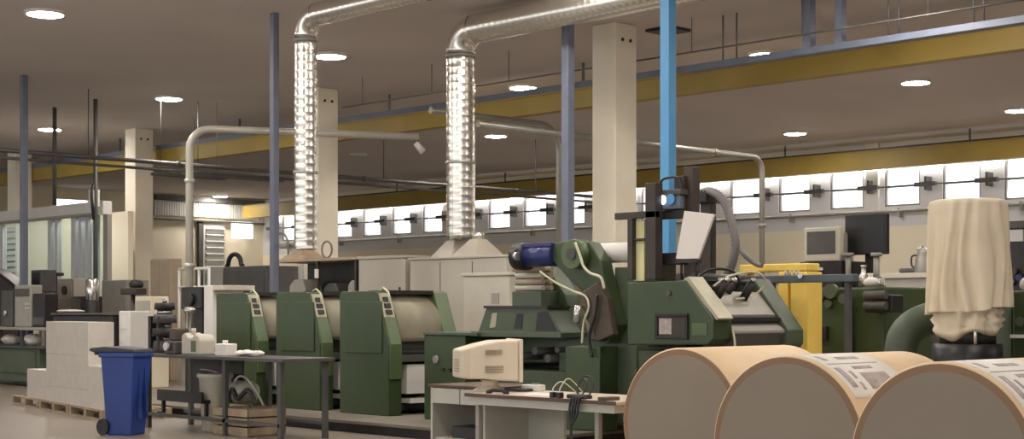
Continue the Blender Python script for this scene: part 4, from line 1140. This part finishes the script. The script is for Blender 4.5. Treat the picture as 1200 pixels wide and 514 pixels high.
MB(t.location).lathe((x, y_, 0), [(.14, 0), (.14, zt2-.02), (.12, zt2)], 24).build('base', 'dark', t)
t, b = cab('grey_cabinet', 'low grey cabinet with two doors left of the left white column', 'cabinet', 119, 147, 328, 385, 17.2, .6, 'grey', (('door', 120, 135, 331, 384, .015, 'grey'), ('door', 137, 146, 331, 384, .015, 'grey')))
t, b = cab('dark_cart', 'dark framed cart standing behind the tall white stack', 'cart', 62, 132, 369, 425, 13.0, .5, 'black', (('front_panel', 66, 132, 376, 424, .02, 'dark'),), z0=.12)
MB(t.location).b6([b[0]-.03, b[1]+.03, b[2]-.03, b[3]+.03, b[5], b[5]+.04]).build('top', 'dgrey', t, bevel=.008)
for q in (b[2]+.1, b[3]-.1):
    for xx in (b[0]+.08, b[1]-.08): MB(t.location).cyl((xx-.02, q, .06), (xx+.02, q, .06), .06, n=14).build('wheel', 'black', t)
rg = MB((b[0]+.2, yx(80, b[0]), b[5]+.04)); yy = yx(80, b[0]+.2); rg.ball((b[0]+.25, yy, b[5]+.07), .2, .4, .035)
tag(rg.build('folded_cloth', 'cabl'), 'pale folded cloth lying on the dark cart', 'cloth')
t, b = cab('white_panel_cabinet', 'white cabinet with printed notes right of the dark cart', 'cabinet', 139, 152, 364, 425, 13.1, .4, 'white', (('notice', 140, 148, 370, 385, .008, 'paper'), ('notice', 140, 147, 392, 400, .008, 'paper')))
# dark pole with head left of tan cabinet
x = 14.6; y_ = yx(156, x); D = dep(x, y_)
t = thing('press_pole', 'thin dark post with a dark rounded head before the left white column', 'post', (x, y_, 0))
MB(t.location).cyl((x, y_, .03), (x, y_, zp(345, D)), .04, n=12).build('pole', 'brown', t)
MB(t.location).cyl((x, y_, 0), (x, y_, .03), .22, n=20).build('foot', 'dark', t)
MB(t.location).box(x-.12, x+.12, y_-.3, y_+.28, zp(345, D), zp(337, D)).build('arm', 'brown', t, bevel=.02)
zb = zp(337, D); MB(t.location).ball((x, y_-.12, zb+.06), .13, .16, .10).build('head', 'dark', t)
# pale panel between post and dark parts
t, b = cab('pale_cabinet', 'cream cabinet between the dark post and the tall dark machine part', 'cabinet', 158, 177, 347, 420, 15.2, .4, 'cream', (('door', 160, 176, 352, 418, .012, 'cabl'),))
# dark robot-like machine parts behind table (205-262)
t, b = cab('dark_motor', 'black motor block on a white stand behind the work table', 'machine', 212, 236, 336, 362, 12.9, .4, 'black', (), z0=None)
tl = t.location
MB(tl).b6([b[0]+.03, b[1]+.2, b[2]-.28, b[2]-.02, .15*0, b[5]+.02]).build('white_stand', 'white', t, bevel=.01)
MB(tl).b6([b[0]+.03, b[1]+.2, b[2]-.6, b[2]-.28, b[5]-.06, b[5]+.02]).build('top_arm', 'cabl', t, bevel=.01)
MB(tl).b6([b[0]+.05, b[1]-.05, b[2]+.05, b[3]-.05, 0, b[4]]).build('column', 'dark', t)
MB(tl).cyl((b[0]-.06, (b[2]+b[3])/2, b[4]+.15), (b[0], (b[2]+b[3])/2, b[4]+.15), .10, n=18).build('end_cap', 'dark', t)
# equipment behind rear units (240-320, 305-340)
t, b = cab('grey_console', 'long dark grey console behind the rear press unit, below the bright window', 'machine', 243, 312, 312, 345, 17.4, .8, 'dgrey', (('side_panel', 243, 262, 314, 344, .03, 'grey'), ('front_panel', 264, 310, 316, 344, .02, 'dgrey')))
yy = yx(275, 17.7)
t2 = MB((17.7, yy, b[5])).tube([(17.7, yy-.3, b[5]+.02)]+arc((17.7, yy, b[5]+.06), .24, 0, PI, 10, (0,-1,0), (0,0,.9))+[(17.7, yy+.3, b[5]+.02)], .05, 8)
tag(t2.build('bent_handle', 'black'), 'black curved handle on top of the long grey console', 'handle')
# pale railing (216-245, 312-330)
t = thing('guard_railing', 'thin pale railing beside the tan cabinet', 'railing', (16.2, yx(245, 16.2), 0)); o_ = t.location
ya, yb = yx(245, 16.2), yx(210, 16.2); D = dep(16.2, ya)
for py in (314, 336): MB(o_).cyl((16.2, ya, zp(py, D)), (16.2, yb, zp(py, D)), .03, n=10).build('rail', 'white', t)
for q in (0, .33, .66, 1): MB(o_).cyl((16.2, ya+(yb-ya)*q, 0), (16.2, ya+(yb-ya)*q, zp(314, D)), .028, n=10).build('baluster', 'white', t)
# glazed partition
xg = 17.9
ya, yb = yx(126, xg), yx(-40, xg)
Dg = dep(xg, ya); zl = zp(251, Dg)
t = thing('glazed_partition', 'glazed office partition with pale blue mullions on the left', 'partition', (xg, ya, 0)); o_ = t.location
MB(o_).box(xg-.12, xg+.12, ya, yb, zl, zl+.32).build('lintel', 'white', t, bevel=.01)
MB(o_).box(xg-.35, xg-.12, ya, yb, zl-.02, zl+.03).build('ledge', 'grey', t)
MB(o_).box(xg-.06, xg+.06, ya, yb, 0, .9).build('plinth', 'cabl', t)
mp = [126, 113, 104, 96, 88, 68, 60, 4, -20, -40]
for i, px in enumerate(mp):
    yy = yx(px, xg); wd = .10 if i in (0, 4) else .07
    MB(o_).box(xg-.06, xg+.06, yy-wd, yy+wd, .9, zl).build('mullion', 'pglass' if False else ('grey' if i == 0 else 'greywall'), t)
for a_, b_ in zip(mp, mp[1:]):
    y1_, y2_ = yx(a_, xg)+.08, yx(b_, xg)-.08
    if y2_-y1_ > .05: MB(o_).box(xg-.012, xg+.012, y1_, y2_, .9, zl).build('pane', 'pglass', t)
ol = None  # hidden strip lights added to brighten the wall behind the glass
for k in range(4):
    yy = ya+1.5+2.6*k
    if ol is None:
        ol = thing('strip_light', 'strip light added out of sight behind the partition lintel to brighten the office', 'strip light', (xg+.22, yy, zl+.1), 0, 'strip lights added behind the partition lintel')
        MB().box(-.10, .04, -1.1, 1.1, .03, .10).build('casing', 'white', ol)
        MB().cyl((0, -1.05, 0), (0, 1.05, 0), .03, n=12).build('tube', 'tube', ol)
    else:
        c_ = copy_tree(ol); c_.location = (xg+.22, yy, zl+.1)
# louvre behind partition at far left
xi = 19.95
struct('wall_inner', MB((xi, 40, 0)).box(xi, xi+.15, yx(150, xi), 50, 0, zl+.3), 'cream')
ysa, ysb = yx(21, xi-.1), yx(-25, xi-.1)
t = thing('shutter', 'grey slatted shutter at the far left behind the blue post', 'shutter', (xi-.1, ysa, 0)); o_ = t.location
D = dep(xi, ysa)
for q in (ysa, ysb-.1): MB(o_).box(xi-.14, xi-.02, q, q+.1, 0, zp(262, D)).build('frame_post', 'white', t)
sb = MB(o_)
for k in range(int(zp(262, D)/.17)): sb.box(xi-.10, xi-.04, ysa+.1, ysb-.1, .05+k*.17, .17+k*.17, R=ry(.5))
sb.build('slats', 'slat', t)
# tall dark post with drooping cable (px 111)
x = 17.2; y_ = yx(112, x); D = dep(x, y_)
t = thing('service_post', 'dark service pole with a looping black cable by the glazed partition', 'post', (x, y_, 0)); o_ = t.location
MB(o_).cyl((x, y_, 0), (x, y_, H), .05, n=12).build('pole', 'dgrey', t)
zc_ = zp(232, D)
MB(o_).tube(smooth_path([(x-.06, y_, zc_+.3), (x-.14, y_-.08, zc_+.1), (x-.16, y_-.14, zc_-.15), (x-.08, y_-.06, zc_-.5)]), .035, 8).build('cable', 'cable', t)
MB(o_).box(x-.1, x+.1, y_-.02, y_+.16, zc_-.2, zc_+.2).build('switch_box', 'white', t, bevel=.01)
# second hanging rod at px 63
x = 17.2; y_ = yx(64, x); D = dep(x, y_)
t = thing('drop_post', 'short dark rod hanging from the ceiling above the partition', 'rod', (x, y_, H))
MB(t.location).cyl((x, y_, zp(240, D)), (x, y_, H), .05, n=10).build('rod', 'dgrey', t)
# small wall lamp
y_ = 40; x = xy(133, y_); D = dep(x, y_)
t = thing('floor_lamp', 'small dark lamp on a thin stem seen before the cream wall', 'lamp', (x, y_, 0))
MB(t.location).cyl((x, y_, .03), (x, y_, zp(312, D)), .03, n=8).build('stem', 'cabl', t)
MB(t.location).cyl((x, y_, 0), (x, y_, .03), .25, n=16).build('foot', 'dark', t)
MB(t.location).box(x-.3, x+.3, y_-.12, y_+.12, zp(312, D), zp(307, D)).build('shade', 'dark', t, bevel=.03)

# ================================================================== RIGHT BACKGROUND
# yellow machine frame
xy_ = 14.1
t = thing('yellow_frame', 'bright yellow machine frame behind the folder', 'machine frame', (xy_, yx(945, xy_), 0)); o_ = t.location
def yb6(px0, px1, py0, py1, x, dx, nm, m_='yellow2', z0=None):
    return MB(o_).b6(pbox(px0, px1, py0, py1, x, dx, z0)).build(nm, m_, t, bevel=.015)
yb6(926, 946, 318, 400, xy_, .30, 'upright', z0=0)
yb6(912, 922, 318, 400, xy_, .20, 'upright', z0=0)
yb6(866, 946, 309, 318, xy_, .25, 'top_beam')
yb6(868, 910, 326, 334, xy_+.1, .12, 'middle_beam')
yb6(866, 876, 318, 400, xy_+.1, .15, 'upright', z0=0)
yb6(905, 926, 340, 400, xy_+.22, .05, 'back_sheet', z0=0)
# long grey blue bar across
xb_ = 13.6
b = pbox(872, 1000, 322, 331, xb_, .10)
t = thing('guide_bar', 'long grey blue horizontal bar crossing before the yellow frame', 'bar', (b[0], b[2], 0)); o_ = t.location
MB(o_).b6(b).build('bar', 'gbar', t, bevel=.01)
for px in (905, 994):
    yy = yx(px, xb_+.05); MB(o_).box(xb_+.02, xb_+.08, yy-.03, yy+.03, 0, b[4]).build('leg', 'dgrey', t)
MB(o_).cyl((xb_-.03, yx(939, xb_), b[5]-.01), (xb_+.0, yx(939, xb_), b[5]-.01), .03, n=12).build('bolt', 'steel', t)
for k in range(4):
    yy = yx(918+5*k, xb_); MB(o_).cyl((xb_+.04, yy, b[5]), (xb_+.04, yy, b[5]+.05), .015, n=8).build('peg', 'cabl', t)
# green gear machine
xm_ = 15.3
bm_ = pbox(948, 1036, 336, 400, xm_, 1.1, 0)
t = gm = thing('green_machine', 'green machine with rollers between the yellow frame and the draped cloth', 'machine', (bm_[0], bm_[2], 0)); o_ = t.location
MB(o_).b6(bm_).build('body', 'green', t, bevel=.03)
ym = [yx(p_, xm_) for p_ in (948, 985, 1000, 1020, 1036)]
MB(o_).box(xm_-.14, xm_, ym[2], ym[0]-.05, .0, bm_[5]-.12).build('front_housing', 'green', t, bevel=.03)
q = pbox(1012, 1046, 345, 366, xm_-.25, .25)
MB(o_).b6(q).build('roller_box', 'black', t, bevel=.02)
for k in range(2): MB(o_).cyl((xm_-.30, q[2]+.05, q[4]+.08+.12*k), (xm_-.30, q[3]-.05, q[4]+.08+.12*k), .05, n=14).build('roller', 'dgrey', t)
q = pbox(957, 968, 382, 398, xm_-.20, .06)
MB(o_).b6(q).build('black_plate', 'dark', t, bevel=.005)
for (px, py, r_) in ((962, 345, .07), (975, 341, .09), (990, 350, .06), (972, 356, .05)):
    yy = yx(px, xm_-.15); zz = zp(py, dep(xm_-.15, yy))
    MB(o_).cyl((xm_-.20, yy, zz), (xm_-.13, yy, zz), r_, n=18).build('gear', 'green3', t)
MB(o_).ball((xm_-.12, yx(1022, xm_-.1), bm_[5]+.05), .08, .10, .06).build('white_cap', 'white', t)
# shiny small parts on top
tz = bm_[5]
for k, (px, hh, m_, lb) in enumerate(((1012, .26, 'steel', 'thin bright steel stem on the green machine'), (1020, .16, 'paper', 'small white bottle shape on the green machine top'), (1030, .12, 'steel', 'squat bright knob at the right of the green machine top'))):
    yy = yx(px, xm_+.1)
    oo = MB((xm_+.1, yy, tz)).lathe((xm_+.1, yy, tz), [(.06, 0), (.06, hh*.5), (.03, hh*.65), (.03, hh*.9), (.04, hh)], 14)
    tag(oo.build('steel_fitting', m_), lb, 'fitting')
# black drawer unit and CRT on top
b = pbox(937, 986, 306, 336, xm_+.25, .6, tz)
t = thing('drawer_unit', 'black unit with a bright handle under the beige screen', 'drawer unit', (b[0], b[2], b[4]))
MB(t.location).b6([b[0], b[1], b[2], b[3]-.0, b[4], b[5]]).build('body', 'dark', t, bevel=.01)
q = pbox(955, 966, 313, 317, b[0], 0)
MB(t.location).b6([b[0]-.03, b[0], q[2], q[3], q[4], q[5]]).build('handle', 'steel', t, bevel=.006)
xs_ = b[0]-.02; c_ = pbox(942, 984, 266, 306, xs_, .10, b[5])
t = thing('crt_monitor', 'beige tube monitor with a grey screen on the black unit', 'monitor', (c_[0], c_[2], c_[4])); o_ = t.location
MB(o_).b6([c_[0], c_[1], c_[2], c_[3], c_[4], c_[5]]).build('bezel', 'cabl', t, bevel=.015)
tp = MB(o_); taper(tp, c_[1], c_[1]+.01, c_[2]+.02, c_[3]-.02, c_[4]+.02, c_[1], c_[1]+.01, c_[2]+.02, c_[3]-.02, c_[5]-.02)
MB(o_).box(c_[1], c_[1]+.32, c_[2]+.06, c_[3]-.06, c_[4]+.0, c_[5]-.06).build('housing', 'cabl', t, bevel=.03)
MB(o_).box(c_[0]-.012, c_[0], c_[2]+.06, c_[3]-.05, c_[4]+.09, c_[5]-.05).build('screen', 'dgrey', t, bevel=.006)
tp.bm.free()
# flat black screen
b = pbox(990, 1039, 251, 298, xm_+.5, .07)
t = thing('flat_screen', 'large flat black screen standing right of the beige monitor', 'screen', (b[0], b[2], tz)); o_ = t.location
MB(o_).b6(b).build('panel', 'black', t, bevel=.01)
MB(o_).box(b[0]-.004, b[0], b[2]+.03, b[3]-.03, b[4]+.03, b[5]-.03).build('glass_face', 'black', t)
yc = (b[2]+b[3])/2
MB(o_).box(b[0]+.07, b[0]+.11, yc-.05, yc+.05, tz, b[4]+.2).build('stand_post', 'dark', t)
MB(o_).box(b[0]-.08, b[0]+.2, yc-.16, yc+.16, tz, tz+.03).build('stand_foot', 'dark', t, bevel=.01)
for q_, px in ((1, 994), (2, 1027)):
    yy = yx(px, xm_+.3); zz0 = tz
    oo = MB((xm_+.3, yy, tz)); oo.cyl((xm_+.3, yy, tz), (xm_+.3, yy, zp(300, dep(xm_+.3, yy))), .035, n=12); oo.cyl((xm_+.3, yy, zp(300, dep(xm_+.3, yy))), (xm_+.3, yy, zp(296, dep(xm_+.3, yy))), .07, n=14)
    oo.o = oo.o; so2 = oo.build('signal_stem', 'grey', gm); so2.location = Vector((xm_+.3, yy, tz))-gm.location
# bench cabinet behind with jug
xb2 = 20.5
b = pbox(1035, 1140, 319, 350, xb2, 1.0, 0)
t = thing('side_bench', 'grey cabinet bench with a cream edge behind the draped cloth', 'bench', (b[0], b[2], 0)); o_ = t.location
MB(o_).b6([b[0]+.04, b[1], b[2], b[3], 0, b[5]-.08]).build('body', 'grey', t, bevel=.01)
MB(o_).b6([b[0], b[1]+.02, b[2]-.02, b[3]+.02, b[5]-.08, b[5]]).build('worktop', 'cabl', t, bevel=.01)
yy = yx(1082, xb2+.3); zt = b[5]
t = thing('metal_jug', 'metal jug with a lid on the bench left of the draped cloth', 'jug', (xb2+.3, yy, zt))
MB().lathe((0,0,0), [(.13, 0), (.14, .03), (.12, .22), (.085, .32), (.10, .35)], 24).build('body', 'pipe', t)
MB().lathe((0,0,.35), [(.10, 0), (.09, .03), (.02, .05), (.02, .08)], 20).build('lid', 'steel', t)
MB().tube(smooth_path([(0, .11, .28), (0, .2, .26), (0, .2, .12), (0, .12, .08)]), .015, 8).build('handle', 'dark', t)
yy = yx(1066, xb2+.3)
tag(MB((xb2+.3, yy, zt)).box(xb2+.2, xb2+.4, yy-.2, yy+.14, zt, zt+.08).build('small_box', 'dgrey', bevel=.03), 'dark low box on the bench left of the metal jug', 'box')
t, b = cab('printer_box', 'white and dark machine top between the green machine and the cloth', 'machine', 1042, 1092, 338, 380, 17.2, .7, 'dgrey', (('front_plate', 1046, 1070, 342, 352, .03, 'cabl'), ('dial', 1075, 1086, 340, 350, .05, 'white')))
# draped cloth machine
D = 12.0; p = pt(1134, D); cx, cy = p.x, p.y
zt_, zm_, zb_ = zp(234, D), zp(361, D), zp(391, D)
t = thing('draped_stand', 'tall post draped with a cream cloth on a dark drum', 'covered machine', (cx, cy, 0)); 
MB().lathe((0,0,0), [(.27, 0), (.27, zp(423, D)), (.27, zp(403, D)), (.25, zp(402, D))], 36).build('drum', 'black', t)
MB().lathe((0,0,0), [(.22, zp(402, D)), (.22, zp(392, D)), (.20, zp(380, D))], 32).build('drum_collar', 'dark', t)
MB().cyl((0, 0, zp(392, D)), (0, 0, zt_-.06), .16, n=20).build('inner_column', 'green3', t)
v_ = Vector((-SA, CA, 0))
MB().cyl((-.23*.75, -.23*.7, zp(423, D)), (-.23*.75, -.23*.7, zp(362, D)), .016, n=10).build('chrome_rod', 'steel', t)
def cloth(prof, nf, seed, hemamp):
    random.seed(seed); n = 144; q = MB(); rings = []
    ph = [random.uniform(0, 2*PI) for _ in range(4)]
    nz = len(prof)
    for j, (rr, zz, am) in enumerate(prof):
        ring = []
        for k in range(n):
            a_ = 2*PI*k/n
            w_ = .45+.75*math.sin(a_*1.5+ph[1])**2; b_0 = a_; a_ = a_+.10*math.sin(j*.32+3*b_0)
            f_ = math.sin(nf*a_+ph[0]+.5*math.sin(3*a_+ph[1]))*.6+math.sin((nf+5)*a_+ph[2]+j*.05)*.3+math.sin(5*a_+ph[3]+j*.12)*.3
            f_ = math.copysign(abs(f_)**.7, f_)
            hz_ = hemamp*math.sin(4*a_+ph[2])*max(0, (j/(nz-1))-.7)/.3
            a_ = b_0; hz_ += .035*math.sin(a_+2.2)*max(0, (j/(nz-1))-.5)/.5; r2_ = rr+am*f_*w_
            ring.append(q.bm.verts.new((r2_*math.cos(a_), r2_*math.sin(a_), zz+hz_)))
        rings.append(ring)
    for a_, b_ in zip(rings, rings[1:]):
        for k in range(n):
            f = q.bm.faces.new([a_[k], a_[(k+1) % n], b_[(k+1) % n], b_[k]]); f.smooth = True
    f = q.bm.faces.new(rings[0][::-1]) ; f.smooth = True
    return q
H1 = zt_-zm_
pr = [(.02, zt_+.005, 0), (.15, zt_+.004, .0), (.25, zt_-.002, .004), (.288, zt_-.015, .012), (.295, zt_-.05, .02)]
for j in range(1, 15): pr.append((.298+.016*j/14, zt_-.06-(H1-.06)*j/14, .022+.034*j/14))
pr += [(.318, zm_-.012, .056), (.28, zm_-.002, .03)]
cl = cloth(pr, 14, 3, .012).build('cloth_cover', 'cloth', t)
so_ = cl.modifiers.new('thick', 'SOLIDIFY'); so_.thickness = .006
pr = [(.25, zm_+.03, .01), (.275, zm_-.03, .015), (.25, zm_-.06, .022), (.285, zm_-.09, .015), (.245, zm_-.13, .025), (.27, zm_-.16, .015), (.235, zb_, .02)]
c2 = cloth(pr, 9, 5, .03).build('gathered_cloth', 'cloth', t)
so_ = c2.modifiers.new('thick', 'SOLIDIFY'); so_.thickness = .006
# green post behind drum at right
D = 12.6; p = pt(1180, D)
t = thing('green_post', 'green steel upright right of the draped cloth', 'post', (p.x, p.y, 0))
MB().box(-.07, .07, -.08, .08, 0, zp(352, D)).build('upright', 'green3', t, bevel=.01)
MB().box(-.15, .15, -.15, .15, 0, .03).build('foot', 'green3', t)
# green elbow duct
D = 12.9
P_ = [pt(1056, D, 0), pt(1056, D, zp(425, D)), pt(1057, D, zp(405, D)), pt(1063, D, zp(390, D)), pt(1076, D, zp(379, D)), pt(1092, D, zp(373, D)), pt(1112, D, zp(370, D))]
t = thing('green_elbow_duct', 'thick green elbow duct curving up to the draped cloth drum', 'duct', (P_[0].x, P_[0].y, 0)); o_ = t.location
MB(o_).tube(smooth_path(P_[1:], 5), .145, 28).build('elbow', 'green3', t)
MB(o_).cyl(P_[0], P_[1], .145, n=28).build('riser', 'green3', t)
MB(o_).cyl(P_[0], P_[0]+Vector((0,0,.05)), .2, n=28).build('flange', 'green3', t)
# right edge dark frame with pale sheets
xe = 11.9
b = pbox(1180, 1240, 258, 340, xe, .35, 0)
t = thing('dark_switch_cabinet', 'tall dark cabinet with a small pale display at the right edge', 'cabinet', (b[0], b[2], 0)); o_ = t.location
MB(o_).b6(b).build('body', 'black', t, bevel=.01)
q = pbox(1180, 1240, 258, 266, xe, 0); MB(o_).b6([xe-.03, xe, q[2], q[3], q[4], q[5]]).build('top_rail', 'dgrey', t)
q = pbox(1183, 1200, 269, 283, xe, 0); MB(o_).b6([xe-.02, xe, q[2], q[3], q[4], q[5]]).build('display', 'greywall', t, bevel=.005)
for (px, py, m_) in ((1190, 318, 'copper'), (1197, 325, 'royal'), (1186, 330, 'grey')):
    yy = yx(px, xe); zz = zp(py, dep(xe, yy)); MB(o_).cyl((xe-.05, yy, zz), (xe, yy, zz), .03, n=12).build('knob', m_, t)
xe2 = 11.4
b = pbox(1186, 1250, 340, 410, xe2, .3, 0)
t = thing('small_green_machine', 'small green machine with pale fittings in the lower right edge', 'machine', (b[0], b[2], 0)); o_ = t.location
MB(o_).b6(b).build('body', 'green', t, bevel=.02)
MB(o_).ball((xe2+.12, b[3]-.09, b[5]+.05), .08, .08, .07).build('pale_cap', 'greywall', t)
q = pbox(1187, 1250, 392, 396, xe2, 0); MB(o_).b6([xe2-.05, xe2, q[2], q[3], q[4], q[5]]).build('white_rail', 'white', t)
MB(o_).cyl((xe2-.03, b[3]-.08, b[5]-.25), (xe2, b[3]-.08, b[5]-.25), .04, n=14).build('knob', 'green3', t)

# ================================================================== WORLD, CAMERA
wd = bpy.data.worlds.new('sky'); bpy.context.scene.world = wd; wd.use_nodes = True
bg = wd.node_tree.nodes['Background']; bg.inputs[0].default_value = (1.0, .97, .93, 1); bg.inputs[1].default_value = 1.1
cam = bpy.data.cameras.new('camera'); co = bpy.data.objects.new('camera', cam); C.objects.link(co)
co.location = (0, 0, EYE); co.rotation_euler = (PI/2, 0, -math.atan2(CA, SA))
cam.sensor_width = 36; cam.lens = F/1200*36; cam.shift_y = (HOR-257)/1200
cam.clip_end = 200
sc = bpy.context.scene; sc.camera = co
sc.view_settings.view_transform = 'Standard'; sc.view_settings.look = 'None'
sc.view_settings.gamma = 1; sc.view_settings.use_curve_mapping = False
sc.view_settings.exposure = 1.48
bpy.context.view_layer.update()
